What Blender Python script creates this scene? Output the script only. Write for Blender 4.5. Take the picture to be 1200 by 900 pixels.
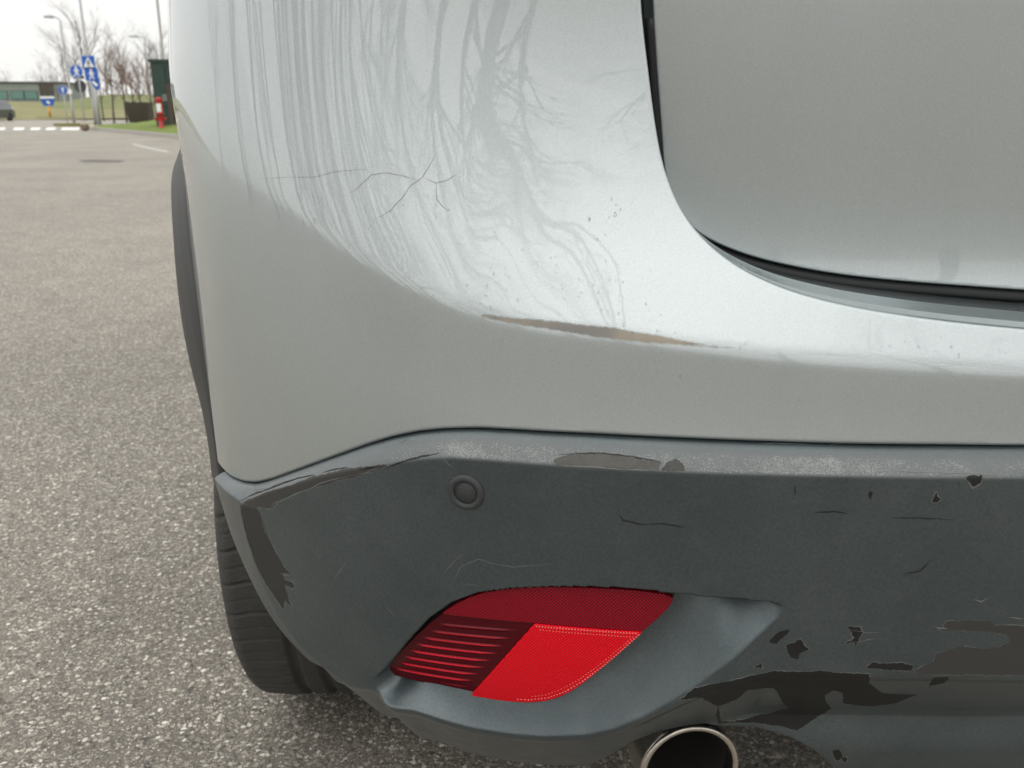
import bpy, bmesh, math, random
import numpy as np
from mathutils import Vector, Matrix

rad = math.radians
for o in list(bpy.data.objects):
    bpy.data.objects.remove(o, do_unlink=True)
scene = bpy.context.scene
COL = scene.collection

# ------------------------------------------------------------------ camera
FPX = 1050.0                      # focal length in photograph pixels (1200 wide)
CAM = np.array([-0.62, -0.60, 0.92])
PITCH, YAW = rad(17.15), rad(4.0)
cam_d = bpy.data.cameras.new('camera')
cam_d.sensor_width = 36.0
cam_d.lens = FPX / 1200 * 36
cam_d.clip_start = 0.02
cam_d.clip_end = 3000
cam_d.dof.use_dof = True
cam_d.dof.focus_distance = 0.74
cam_d.dof.aperture_fstop = 13.0
cam = bpy.data.objects.new('camera', cam_d)
COL.objects.link(cam)
cam.location = CAM
cam.rotation_euler = (math.pi / 2 - PITCH, 0, -YAW)
scene.camera = cam

# ------------------------------------------------------------------ overcast sky and soft sun
SUN_EL, SUN_AZ = rad(50), rad(236)
world = bpy.data.worlds.new('World')
scene.world = world
world.use_nodes = True
wn, wl = world.node_tree.nodes, world.node_tree.links
wn.clear()
w_out = wn.new('ShaderNodeOutputWorld')
w_bg = wn.new('ShaderNodeBackground')
w_sky = wn.new('ShaderNodeTexSky')
w_sky.sky_type = 'NISHITA'
w_sky.sun_disc = False
w_sky.sun_elevation = SUN_EL
w_sky.sun_rotation = SUN_AZ
w_sky.dust_density = 4.0
w_sky.air_density = 1.0
w_hs = wn.new('ShaderNodeHueSaturation')
w_hs.inputs['Saturation'].default_value = 0.10
wl.new(w_sky.outputs['Color'], w_hs.inputs['Color'])
# even cloud layer: the standard overcast luminance law, brighter towards the zenith
w_tc = wn.new('ShaderNodeTexCoord')
w_sep = wn.new('ShaderNodeSeparateXYZ')
wl.new(w_tc.outputs['Generated'], w_sep.inputs[0])
w_mx = wn.new('ShaderNodeMath'); w_mx.operation = 'MAXIMUM'; w_mx.inputs[1].default_value = 0.0
wl.new(w_sep.outputs['Z'], w_mx.inputs[0])
w_ma = wn.new('ShaderNodeMath'); w_ma.operation = 'MULTIPLY_ADD'
w_ma.inputs[1].default_value = 6.0; w_ma.inputs[2].default_value = 8.5
wl.new(w_mx.outputs[0], w_ma.inputs[0])
w_noise = wn.new('ShaderNodeTexNoise')
w_noise.inputs['Scale'].default_value = 2.2; w_noise.inputs['Detail'].default_value = 4
wl.new(w_tc.outputs['Generated'], w_noise.inputs['Vector'])
w_nr = wn.new('ShaderNodeMapRange')
w_nr.inputs['To Min'].default_value = 0.9; w_nr.inputs['To Max'].default_value = 1.1
wl.new(w_noise.outputs['Fac'], w_nr.inputs['Value'])
w_mm = wn.new('ShaderNodeMath'); w_mm.operation = 'MULTIPLY'
wl.new(w_ma.outputs[0], w_mm.inputs[0]); wl.new(w_nr.outputs[0], w_mm.inputs[1])
w_tint = wn.new('ShaderNodeMix'); w_tint.data_type = 'RGBA'; w_tint.blend_type = 'MULTIPLY'
w_tint.inputs['Factor'].default_value = 1.0
w_tint.inputs['B'].default_value = (1.0, 0.995, 0.97, 1)
wl.new(w_mm.outputs[0], w_tint.inputs['A'])
w_mix = wn.new('ShaderNodeMix'); w_mix.data_type = 'RGBA'
w_mix.inputs['Factor'].default_value = 0.88
wl.new(w_hs.outputs['Color'], w_mix.inputs['A'])
wl.new(w_tint.outputs['Result'], w_mix.inputs['B'])
wl.new(w_mix.outputs['Result'], w_bg.inputs['Color'])
w_bg.inputs['Strength'].default_value = 0.10
wl.new(w_bg.outputs[0], w_out.inputs['Surface'])

sun_d = bpy.data.lights.new('sun', 'SUN')
sun_d.energy = 0.5
sun_d.angle = rad(100)
sun_d.color = (1.0, 0.97, 0.92)
sun = bpy.data.objects.new('sun', sun_d)
COL.objects.link(sun)
# light comes from behind and to the left of the camera
sdir = Vector((math.sin(SUN_AZ) * math.cos(SUN_EL), math.cos(SUN_AZ) * math.cos(SUN_EL), math.sin(SUN_EL)))
sun.rotation_euler = (-sdir).to_track_quat('-Z', 'Y').to_euler()
sun.location = sdir * 50

vs = scene.view_settings
vs.view_transform = 'Standard'
vs.look = 'None'
vs.exposure = 0.34
vs.gamma = 1.0
vs.use_curve_mapping = False
scene.render.engine = 'CYCLES'
scene.cycles.max_bounces = 8
scene.cycles.use_denoising = True

# ------------------------------------------------------------------ helpers: camera calibration
_cp, _sp, _cy, _sy = math.cos(PITCH), math.sin(PITCH), math.cos(YAW), math.sin(YAW)
AX_R = np.array([_cy, -_sy, 0.0])
AX_F = np.array([_sy * _cp, _cy * _cp, -_sp])
AX_U = np.cross(AX_R, AX_F)

def ray(x, y):
    return AX_F + AX_R * (x - 600) / FPX - AX_U * (y - 450) / FPX

def project(P):
    d = np.asarray(P) - CAM
    zc = d @ AX_F
    return np.stack([600 + FPX * (d @ AX_R) / zc, 450 - FPX * (d @ AX_U) / zc], -1)

def ground(x, y, z=0.0):
    d = ray(x, y)
    return CAM + d * ((z - CAM[2]) / d[2])

def at_dist(x, y, D):
    """point on the sight line at D metres of forward distance"""
    d = ray(x, y)
    return CAM + d * (D / d[1])

def sstep(a, b, x):
    t = np.clip((np.asarray(x, float) - a) / (b - a), 0, 1)
    return t * t * (3 - 2 * t)

# ------------------------------------------------------------------ helpers: objects and materials
def mesh_from(name, verts, quads=None, tris=None, attrs=None, smooth=True):
    me = bpy.data.meshes.new(name)
    verts = np.asarray(verts, np.float32)
    quads = np.zeros((0, 4), np.int32) if quads is None or len(quads) == 0 else np.asarray(quads, np.int32)
    tris = np.zeros((0, 3), np.int32) if tris is None or len(tris) == 0 else np.asarray(tris, np.int32)
    loops = np.concatenate([quads.ravel(), tris.ravel()]).astype(np.int32)
    npoly = len(quads) + len(tris)
    tot = np.concatenate([np.full(len(quads), 4), np.full(len(tris), 3)]).astype(np.int32)
    start = np.concatenate([[0], np.cumsum(tot)[:-1]]).astype(np.int32)
    me.vertices.add(len(verts)); me.vertices.foreach_set('co', verts.ravel())
    me.loops.add(len(loops)); me.loops.foreach_set('vertex_index', loops)
    me.polygons.add(npoly)
    me.polygons.foreach_set('loop_start', start)
    me.polygons.foreach_set('loop_total', tot)
    me.polygons.foreach_set('use_smooth', np.full(npoly, smooth))
    me.update(calc_edges=True)
    for k, v in (attrs or {}).items():
        a = me.attributes.new(k, 'FLOAT', 'POINT')
        a.data.foreach_set('value', np.asarray(v, np.float32))
    me.validate()
    return me

def link(name, me, mat=None, parent=None):
    o = bpy.data.objects.new(name, me)
    COL.objects.link(o)
    if mat is not None and me is not None:
        me.materials.clear(); me.materials.append(mat)
    if parent is not None:
        o.parent = parent
    return o

def tag(o, label=None, cat=None, group=None, kind=None):
    if label: o['label'] = label
    if cat: o['category'] = cat
    if group: o['group'] = group
    if kind: o['kind'] = kind
    return o

def thing(name, loc, label, cat, group=None, rotz=0.0):
    o = bpy.data.objects.new(name, None)
    COL.objects.link(o)
    o.location = loc
    o.rotation_euler = (0, 0, rotz)
    o.empty_display_size = 0.2
    return tag(o, label, cat, group)

class MB:
    """collects boxes, tubes and prisms into one mesh"""
    def __init__(self): self.v, self.q, self.t = [], [], []
    def box(self, c, s, rz=0.0, taper=1.0, bev=0.0):
        cx, cy, cz = c; hx, hy, hz = s[0] / 2, s[1] / 2, s[2] / 2
        n = len(self.v)
        for k, z in enumerate((-hz, hz)):
            t = taper if k else 1.0
            for x, y in ((-hx, -hy), (hx, -hy), (hx, hy), (-hx, hy)):
                x, y = x * t, y * t
                self.v.append((cx + x * math.cos(rz) - y * math.sin(rz), cy + x * math.sin(rz) + y * math.cos(rz), cz + z))
        for f in ((3, 2, 1, 0), (4, 5, 6, 7), (0, 1, 5, 4), (1, 2, 6, 5), (2, 3, 7, 6), (3, 0, 4, 7)):
            self.q.append([n + i for i in f])
        return self
    def tube(self, pts, r, n=6, cap=True):
        pts = [Vector(p) for p in pts]
        rs = r if isinstance(r, (list, tuple)) else [r] * len(pts)
        base = len(self.v)
        ref = None
        for i, p in enumerate(pts):
            d = (pts[min(i + 1, len(pts) - 1)] - pts[max(i - 1, 0)]).normalized()
            if ref is None:
                ref = d.orthogonal().normalized()
            a = (ref - d * ref.dot(d))
            a = a.normalized() if a.length > 1e-6 else d.orthogonal().normalized()
            ref = a
            b = d.cross(a)
            for k in range(n):
                t = 2 * math.pi * k / n
                self.v.append(tuple(p + (a * math.cos(t) + b * math.sin(t)) * rs[i]))
        for i in range(len(pts) - 1):
            for k in range(n):
                k2 = (k + 1) % n
                self.q.append([base + i * n + k, base + i * n + k2, base + (i + 1) * n + k2, base + (i + 1) * n + k])
        if cap:
            for i, flip in ((0, True), (len(pts) - 1, False)):
                c = len(self.v); self.v.append(tuple(pts[i]))
                for k in range(n):
                    k2 = (k + 1) % n
                    a, b = base + i * n + k, base + i * n + k2
                    self.t.append([c, b, a] if flip else [c, a, b])
        return self
    def prism(self, poly, frame, depth):
        """flat outline (2-D) extruded; frame = (origin, axis_u, axis_v); depth along u x v, thickness goes backwards"""
        o, u, v = (Vector(x) for x in frame)
        w = u.cross(v).normalized()
        n = len(poly); b = len(self.v)
        for d in (0.0, -depth):
            for p in poly:
                self.v.append(tuple(o + u * p[0] + v * p[1] + w * d))
        cx = sum(p[0] for p in poly) / n; cy = sum(p[1] for p in poly) / n
        for d, off, flip in ((0.0, 0, False), (-depth, n, True)):
            c = len(self.v); self.v.append(tuple(o + u * cx + v * cy + w * d))
            for k in range(n):
                k2 = (k + 1) % n
                self.t.append([c, b + off + k2, b + off + k] if flip else [c, b + off + k, b + off + k2])
        for k in range(n):
            k2 = (k + 1) % n
            self.q.append([b + k, b + n + k, b + n + k2, b + k2])
        return self
    def lathe(self, prof, c, axis='x', n=48):
        """prof: (axial, radius)"""
        b = len(self.v); m = len(prof)
        for k in range(n):
            t = 2 * math.pi * k / n
            for a, r in prof:
                if axis == 'x': self.v.append((c[0] + a, c[1] + r * math.cos(t), c[2] + r * math.sin(t)))
                elif axis == 'y': self.v.append((c[0] + r * math.sin(t), c[1] + a, c[2] + r * math.cos(t)))
                else: self.v.append((c[0] + r * math.cos(t), c[1] + r * math.sin(t), c[2] + a))
        for k in range(n):
            k2 = (k + 1) % n
            for i in range(m - 1):
                self.q.append([b + k * m + i, b + k2 * m + i, b + k2 * m + i + 1, b + k * m + i + 1])
        return self
    def build(self, name, mat, parent=None, smooth=False):
        return link(name, mesh_from(name, self.v, self.q, self.t, smooth=smooth), mat, parent)
    def mesh(self, name, smooth=False):
        return mesh_from(name, self.v, self.q, self.t, smooth=smooth)

MATS = {}
def material(name):
    m = bpy.data.materials.new(name)
    m.use_nodes = True
    MATS[name] = m
    nt = m.node_tree
    return m, nt.nodes, nt.links, nt.nodes['Principled BSDF']

def plain(name, col, rough=0.5, metal=0.0, coat=0.0, var=0.06, scale=6.0, bump=0.0, bscale=60.0, spec=0.5):
    """single-colour surface with a little uneven tone and relief"""
    m, n, l, p = material(name)
    tc = n.new('ShaderNodeTexCoord')
    no = n.new('ShaderNodeTexNoise'); no.inputs['Scale'].default_value = scale; no.inputs['Detail'].default_value = 5
    l.new(tc.outputs['Object'], no.inputs['Vector'])
    mr = n.new('ShaderNodeMapRange'); mr.inputs['To Min'].default_value = 1 - var * 2; mr.inputs['To Max'].default_value = 1 + var * 2
    l.new(no.outputs['Fac'], mr.inputs['Value'])
    mx = n.new('ShaderNodeMix'); mx.data_type = 'RGBA'; mx.blend_type = 'MULTIPLY'; mx.inputs['Factor'].default_value = 1
    mx.inputs['A'].default_value = (*col, 1)
    l.new(mr.outputs[0], mx.inputs['B'])
    l.new(mx.outputs['Result'], p.inputs['Base Color'])
    p.inputs['Roughness'].default_value = rough
    p.inputs['Metallic'].default_value = metal
    p.inputs['Coat Weight'].default_value = coat
    p.inputs['Specular IOR Level'].default_value = spec
    if bump:
        nb = n.new('ShaderNodeTexNoise'); nb.inputs['Scale'].default_value = bscale; nb.inputs['Detail'].default_value = 6
        l.new(tc.outputs['Object'], nb.inputs['Vector'])
        bp = n.new('ShaderNodeBump'); bp.inputs['Strength'].default_value = bump; bp.inputs['Distance'].default_value = 0.01
        l.new(nb.outputs['Fac'], bp.inputs['Height']); l.new(bp.outputs[0], p.inputs['Normal'])
    return m

def N(n, kind, **kw):
    x = n.new(kind)
    for k, v in kw.items():
        if hasattr(x, k): setattr(x, k, v)
    return x

# ------------------------------------------------------------------ materials
def silver_paint():
    m, n, l, p = material('silver_metallic_paint')
    tc = n.new('ShaderNodeTexCoord')
    fl = n.new('ShaderNodeTexNoise'); fl.inputs['Scale'].default_value = 850; fl.inputs['Detail'].default_value = 3
    l.new(tc.outputs['Object'], fl.inputs['Vector'])
    mr = n.new('ShaderNodeMapRange'); mr.inputs['To Min'].default_value = 0.82; mr.inputs['To Max'].default_value = 1.18
    l.new(fl.outputs['Fac'], mr.inputs['Value'])
    # thin road film, a touch warmer and duller, in soft smears, also painting in smudged reflections
    sm = n.new('ShaderNodeTexNoise'); sm.inputs['Scale'].default_value = 4; sm.inputs['Detail'].default_value = 6; sm.inputs['Roughness'].default_value = 0.65
    mp = n.new('ShaderNodeMapping'); mp.inputs['Scale'].default_value = (1.0, 1.0, 0.35)
    l.new(tc.outputs['Object'], mp.inputs['Vector']); l.new(mp.outputs[0], sm.inputs['Vector'])
    c1 = n.new('ShaderNodeMix'); c1.data_type = 'RGBA'
    c1.inputs['A'].default_value = (0.532, 0.585, 0.597, 1); c1.inputs['B'].default_value = (0.45, 0.488, 0.493, 1)
    l.new(sm.outputs['Fac'], c1.inputs['Factor'])
    mx = n.new('ShaderNodeMix'); mx.data_type = 'RGBA'; mx.blend_type = 'MULTIPLY'; mx.inputs['Factor'].default_value = 1
    l.new(c1.outputs['Result'], mx.inputs['A']); l.new(mr.outputs[0], mx.inputs['B'])
    # scrape along the crease: attribute = signed distance (mm) to its outline
    at = n.new('ShaderNodeAttribute'); at.attribute_name = 'scrape'
    nn = n.new('ShaderNodeTexNoise'); nn.inputs['Scale'].default_value = 260; nn.inputs['Detail'].default_value = 5
    l.new(mp.outputs[0], nn.inputs['Vector'])
    ms = n.new('ShaderNodeMath'); ms.operation = 'MULTIPLY_ADD'; ms.inputs[1].default_value = 2.4
    sub = n.new('ShaderNodeMath'); sub.operation = 'SUBTRACT'; sub.inputs[1].default_value = 0.55
    l.new(nn.outputs['Fac'], sub.inputs[0]); l.new(sub.outputs[0], ms.inputs[0]); l.new(at.outputs['Fac'], ms.inputs[2])
    sr = n.new('ShaderNodeMapRange'); sr.inputs['From Min'].default_value = -0.7; sr.inputs['From Max'].default_value = 0.9
    l.new(ms.outputs[0], sr.inputs['Value'])
    sc = n.new('ShaderNodeMix'); sc.data_type = 'RGBA'
    sc.inputs['A'].default_value = (0.21, 0.205, 0.19, 1); sc.inputs['B'].default_value = (0.33, 0.295, 0.24, 1)
    n2 = n.new('ShaderNodeTexNoise'); n2.inputs['Scale'].default_value = 22
    l.new(tc.outputs['Object'], n2.inputs['Vector']); 
    n2r = n.new('ShaderNodeMapRange'); n2r.inputs['From Min'].default_value = 0.4; n2r.inputs['From Max'].default_value = 0.6
    l.new(n2.outputs['Fac'], n2r.inputs['Value']); l.new(n2r.outputs[0], sc.inputs['Factor'])
    cm = n.new('ShaderNodeMix'); cm.data_type = 'RGBA'
    l.new(sr.outputs[0], cm.inputs['Factor']); l.new(mx.outputs['Result'], cm.inputs['A']); l.new(sc.outputs['Result'], cm.inputs['B'])
    l.new(cm.outputs['Result'], p.inputs['Base Color'])
    inv = n.new('ShaderNodeMath'); inv.operation = 'SUBTRACT'; inv.inputs[0].default_value = 1.0
    l.new(sr.outputs[0], inv.inputs[1])
    mt = n.new('ShaderNodeMath'); mt.operation = 'MULTIPLY'; mt.inputs[1].default_value = 0.94
    l.new(inv.outputs[0], mt.inputs[0]); l.new(mt.outputs[0], p.inputs['Metallic'])
    l.new(inv.outputs[0], p.inputs['Coat Weight'])
    rr = n.new('ShaderNodeMapRange'); rr.inputs['To Min'].default_value = 0.44; rr.inputs['To Max'].default_value = 0.7
    l.new(sr.outputs[0], rr.inputs['Value']); l.new(rr.outputs[0], p.inputs['Roughness'])
    p.inputs['Coat Roughness'].default_value = 0.015
    p.inputs['Coat IOR'].default_value = 1.7
    # orange-peel ripple of the lacquer
    ob = n.new('ShaderNodeTexNoise'); ob.inputs['Scale'].default_value = 160; ob.inputs['Detail'].default_value = 2
    l.new(tc.outputs['Object'], ob.inputs['Vector'])
    bp = n.new('ShaderNodeBump'); bp.inputs['Strength'].default_value = 0.012; bp.inputs['Distance'].default_value = 0.001
    l.new(ob.outputs['Fac'], bp.inputs['Height'])
    l.new(bp.outputs[0], p.inputs['Coat Normal'])
    return m

def grey_cladding():
    m, n, l, p = material('grey_painted_plastic')
    tc = n.new('ShaderNodeTexCoord')
    def noise(scale, detail=4, rough=0.5, vec=None):
        x = n.new('ShaderNodeTexNoise'); x.inputs['Scale'].default_value = scale
        x.inputs['Detail'].default_value = detail; x.inputs['Roughness'].default_value = rough
        l.new(vec or tc.outputs['Object'], x.inputs['Vector']); return x.outputs['Fac']
    def mth(op, a, b=None, c=None):
        x = n.new('ShaderNodeMath'); x.operation = op
        for i, v in enumerate((a, b, c)):
            if v is None: continue
            if isinstance(v, (int, float)): x.inputs[i].default_value = v
            else: l.new(v, x.inputs[i])
        return x.outputs[0]
    def rng(v, a, b, c=0.0, d=1.0):
        x = n.new('ShaderNodeMapRange'); l.new(v, x.inputs['Value'])
        for k, val in zip(('From Min', 'From Max', 'To Min', 'To Max'), (a, b, c, d)): x.inputs[k].default_value = val
        return x.outputs[0]
    def mix(f, a, b, mode='MIX'):
        x = n.new('ShaderNodeMix'); x.data_type = 'RGBA'; x.blend_type = mode
        for k, v in (('Factor', f), ('A', a), ('B', b)):
            if isinstance(v, (int, float)): x.inputs[k].default_value = v
            elif isinstance(v, tuple): x.inputs[k].default_value = v
            else: l.new(v, x.inputs[k])
        return x.outputs['Result']
    # painted coat: slate grey, faded and dusty in clouds, fine mottling
    cloud = noise(5, 6, 0.6)
    fine = noise(420, 3, 0.6)
    base = mix(rng(cloud, 0.3, 0.7), (0.051, 0.069, 0.075, 1), (0.084, 0.105, 0.112, 1))
    base = mix(rng(noise(11, 7, 0.75), 0.5, 0.8, 0.0, 0.45), base, (0.125, 0.138, 0.14, 1))
    base = mix(1.0, base, rng(fine, 0.2, 0.8, 0.78, 1.22), 'MULTIPLY')
    # bleached chalky wear on the top bevel
    wa = n.new('ShaderNodeAttribute'); wa.attribute_name = 'wear'
    wf = noise(820, 4, 0.75)
    wm = noise(60, 5, 0.7)
    wsum = mth('ADD', mth('MULTIPLY', wf, 0.85), mth('MULTIPLY', wm, 0.35))
    wmask = rng(mth('SUBTRACT', wsum, mth('SUBTRACT', 1.0, mth('MULTIPLY', wa.outputs['Fac'], 0.475))), -0.01, 0.10)
    base = mix(wmask, base, (0.44, 0.455, 0.45, 1))
    base = mix(mth('MULTIPLY', wa.outputs['Fac'], 0.65), base, (0.19, 0.20, 0.20, 1))
    # flaked-off paint: signed distance in mm to the outline of each flake
    pa = n.new('ShaderNodeAttribute'); pa.attribute_name = 'peel'
    jit = mth('MULTIPLY', mth('SUBTRACT', noise(260, 6, 0.7), 0.5), 5.0)
    jit2 = mth('MULTIPLY', mth('SUBTRACT', noise(70, 2, 0.5), 0.5), 3.0)
    d = mth('ADD', pa.outputs['Fac'], mth('ADD', jit, jit2))
    pm = rng(d, -0.12, 0.12)
    plast = mix(rng(noise(30, 5, 0.7), 0.35, 0.65), (0.0035, 0.0040, 0.0040, 1), (0.008, 0.0083, 0.0078, 1))
    ba = n.new('ShaderNodeAttribute'); ba.attribute_name = 'peel_brown'
    plast = mix(ba.outputs['Fac'], plast, (0.105, 0.100, 0.092, 1))
    # pale torn edge of the lacquer beside the flake
    edge = mth('MULTIPLY', rng(d, -1.0, -0.2), rng(d, 0.15, -0.1))
    edge = mth('MULTIPLY', edge, rng(noise(55, 3, 0.6), 0.42, 0.6))
    col = mix(edge, base, (0.20, 0.21, 0.205, 1))
    col = mix(pm, col, plast)
    l.new(col, p.inputs['Base Color'])
    rough = rng(noise(40, 5, 0.6), 0.3, 0.7, 0.33, 0.44)
    rough = mth('MAXIMUM', rough, mth('MULTIPLY', wmask, 0.75))
    rough = mth('MAXIMUM', rough, mth('MULTIPLY', pm, 0.6))
    l.new(rough, p.inputs['Roughness'])
    l.new(mth('MULTIPLY', mth('SUBTRACT', 1.0, mth('MAXIMUM', pm, wa.outputs['Fac'])), 0.6), p.inputs['Metallic'])
    p.inputs['Specular IOR Level'].default_value = 0.5
    l.new(mth('MULTIPLY', mth('SUBTRACT', 1.0, mth('MAXIMUM', pm, wa.outputs['Fac'])), 0.7), p.inputs['Coat Weight'])
    p.inputs['Coat Roughness'].default_value = 0.27
    h = mth('ADD', mth('MULTIPLY', pm, -1.0), mth('MULTIPLY', noise(900, 2), 0.12))
    h = mth('ADD', h, mth('MULTIPLY', edge, 0.6))
    h = mth('ADD', h, mth('MULTIPLY', wmask, 0.25))
    bp = n.new('ShaderNodeBump'); bp.inputs['Strength'].default_value = 0.8; bp.inputs['Distance'].default_value = 0.0008
    l.new(h, bp.inputs['Height']); l.new(bp.outputs[0], p.inputs['Normal'])
    return m

def asphalt():
    m, n, l, p = material('coarse_asphalt')
    tc = n.new('ShaderNodeTexCoord')
    geo = tc.outputs['Object']
    def noise(scale, detail=3, rough=0.5):
        x = n.new('ShaderNodeTexNoise'); x.inputs['Scale'].default_value = scale; x.inputs['Detail'].default_value = detail
        x.inputs['Roughness'].default_value = rough; l.new(geo, x.inputs['Vector']); return x
    def mth(op, a, b=None, c=None):
        x = n.new('ShaderNodeMath'); x.operation = op
        for i, v in enumerate((a, b, c)):
            if v is None: continue
            if isinstance(v, (int, float)): x.inputs[i].default_value = v
            else: l.new(v, x.inputs[i])
        return x.outputs[0]
    def rng(v, a, b, c=0.0, d=1.0):
        x = n.new('ShaderNodeMapRange'); l.new(v, x.inputs['Value'])
        for k, val in zip(('From Min', 'From Max', 'To Min', 'To Max'), (a, b, c, d)): x.inputs[k].default_value = val
        return x.outputs[0]
    def mix(f, a, b, mode='MIX'):
        x = n.new('ShaderNodeMix'); x.data_type = 'RGBA'; x.blend_type = mode
        for k, v in (('Factor', f), ('A', a), ('B', b)):
            if isinstance(v, (int, float)) or isinstance(v, tuple): x.inputs[k].default_value = v
            else: l.new(v, x.inputs[k])
        return x.outputs['Result']
    dv = n.new('ShaderNodeVectorMath'); dv.operation = 'MULTIPLY_ADD'; dv.inputs[1].default_value = (0.009, 0.009, 0.009)
    l.new(noise(150, 2).outputs['Color'], dv.inputs[0]); l.new(geo, dv.inputs[2])
    def stones(scale):
        v = n.new('ShaderNodeTexVoronoi'); v.inputs['Scale'].default_value = scale; l.new(dv.outputs[0], v.inputs['Vector'])
        s = n.new('ShaderNodeSeparateColor'); l.new(v.outputs['Color'], s.inputs[0])
        # every stone has its own size; the rest of its cell is bitumen and grit
        lim = rng(s.outputs[1], 0, 1, 0.30, 0.62)
        mask = rng(mth('SUBTRACT', lim, v.outputs['Distance']), -0.03, 0.10)
        return v, s, mask
    v1, s1, m1 = stones(120)
    v2, s2, m2 = stones(230)
    grit = noise(420, 4, 0.7)
    bed = mix(rng(grit.outputs['Fac'], 0.3, 0.7), (0.06, 0.053, 0.044, 1), (0.40, 0.362, 0.304, 1))
    def tone(s):
        r = n.new('ShaderNodeValToRGB'); c = r.color_ramp
        c.elements[0].position = 0.0; c.elements[0].color = (0.11, 0.099, 0.084, 1)
        c.elements[1].position = 1.0; c.elements[1].color = (0.92, 0.87, 0.77, 1)
        for pos, col in ((0.35, (0.33, 0.295, 0.245, 1)), (0.68, (0.47, 0.425, 0.36, 1)), (0.86, (0.66, 0.61, 0.525, 1))):
            e = c.elements.new(pos); e.color = col
        l.new(s.outputs[0], r.inputs['Fac']); return r.outputs[0]
    col = mix(m2, bed, tone(s2))
    col = mix(m1, col, tone(s1))
    col = mix(1.0, col, rng(grit.outputs['Fac'], 0.25, 0.75, 0.72, 1.25), 'MULTIPLY')
    col = mix(1.0, col, rng(noise(0.55, 7, 0.6).outputs['Fac'], 0.3, 0.7, 0.84, 1.14), 'MULTIPLY')
    col = mix(rng(noise(1.7, 6, 0.7).outputs['Fac'], 0.58, 0.72, 0.0, 0.35), col, (0.13, 0.115, 0.095, 1))
    col = mix(1.0, col, rng(noise(6, 5, 0.6).outputs['Fac'], 0.3, 0.7, 0.90, 1.10), 'MULTIPLY')
    l.new(col, p.inputs['Base Color'])
    rough = mix(m1, (0.7, 0.7, 0.7, 1), rng(s1.outputs[1], 0, 1, 0.25, 0.7))
    l.new(rough, p.inputs['Roughness'])
    h1 = mth('MULTIPLY', m1, rng(s1.outputs[2], 0, 1, 0.5, 1.1))
    h2 = mth('MULTIPLY', m2, rng(s2.outputs[2], 0, 1, 0.2, 0.5))
    h = mth('ADD', mth('MAXIMUM', h1, h2), mth('MULTIPLY', grit.outputs['Fac'], 0.45))
    bp = n.new('ShaderNodeBump'); bp.inputs['Strength'].default_value = 1.0; bp.inputs['Distance'].default_value = 0.0055
    l.new(h, bp.inputs['Height']); l.new(bp.outputs[0], p.inputs['Normal'])
    return m

def red_lens(name, c1, c2, scale, rough, hexes=True):
    m, n, l, p = material(name)
    tc = n.new('ShaderNodeTexCoord')
    v = n.new('ShaderNodeTexVoronoi'); v.voronoi_dimensions = '2D'; v.inputs['Scale'].default_value = scale; v.inputs['Randomness'].default_value = 0.0
    mp = n.new('ShaderNodeMapping'); mp.inputs['Rotation'].default_value = (rad(90), 0, 0)
    # x / z of the lens face, sheared so that square cells become a diamond lattice
    sx = n.new('ShaderNodeSeparateXYZ'); l.new(tc.outputs['Object'], sx.inputs[0])
    a = n.new('ShaderNodeMath'); a.operation = 'ADD'; l.new(sx.outputs['X'], a.inputs[0]); l.new(sx.outputs['Z'], a.inputs[1])
    b = n.new('ShaderNodeMath'); b.operation = 'SUBTRACT'; l.new(sx.outputs['X'], b.inputs[0]); l.new(sx.outputs['Z'], b.inputs[1])
    cb = n.new('ShaderNodeCombineXYZ'); l.new(a.outputs[0], cb.inputs[0]); l.new(b.outputs[0], cb.inputs[1])
    l.new(cb.outputs[0], v.inputs['Vector'])
    mr = n.new('ShaderNodeMapRange'); mr.inputs['From Min'].default_value = 0.15; mr.inputs['From Max'].default_value = 0.6
    l.new(v.outputs['Distance'], mr.inputs['Value'])
    mx = n.new('ShaderNodeMix'); mx.data_type = 'RGBA'
    mx.inputs['A'].default_value = (*c1, 1); mx.inputs['B'].default_value = (*c2, 1)
    l.new(mr.outputs[0], mx.inputs['Factor'])
    ca = n.new('ShaderNodeAttribute'); ca.attribute_name = 'crest_glint'
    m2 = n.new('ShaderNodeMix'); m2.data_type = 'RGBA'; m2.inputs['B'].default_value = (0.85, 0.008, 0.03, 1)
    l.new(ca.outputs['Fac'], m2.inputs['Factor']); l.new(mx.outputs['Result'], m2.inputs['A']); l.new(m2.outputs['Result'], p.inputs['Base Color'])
    p.inputs['Roughness'].default_value = rough
    p.inputs['Specular IOR Level'].default_value = 0.15
    p.inputs['Coat Weight'].default_value = 0.15
    p.inputs['Coat Roughness'].default_value = 0.12
    if hexes:
        bp = n.new('ShaderNodeBump'); bp.inputs['Strength'].default_value = 0.5; bp.inputs['Distance'].default_value = 0.001
        l.new(v.outputs['Distance'], bp.inputs['Height']); l.new(bp.outputs[0], p.inputs['Normal'])
    return m

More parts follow.
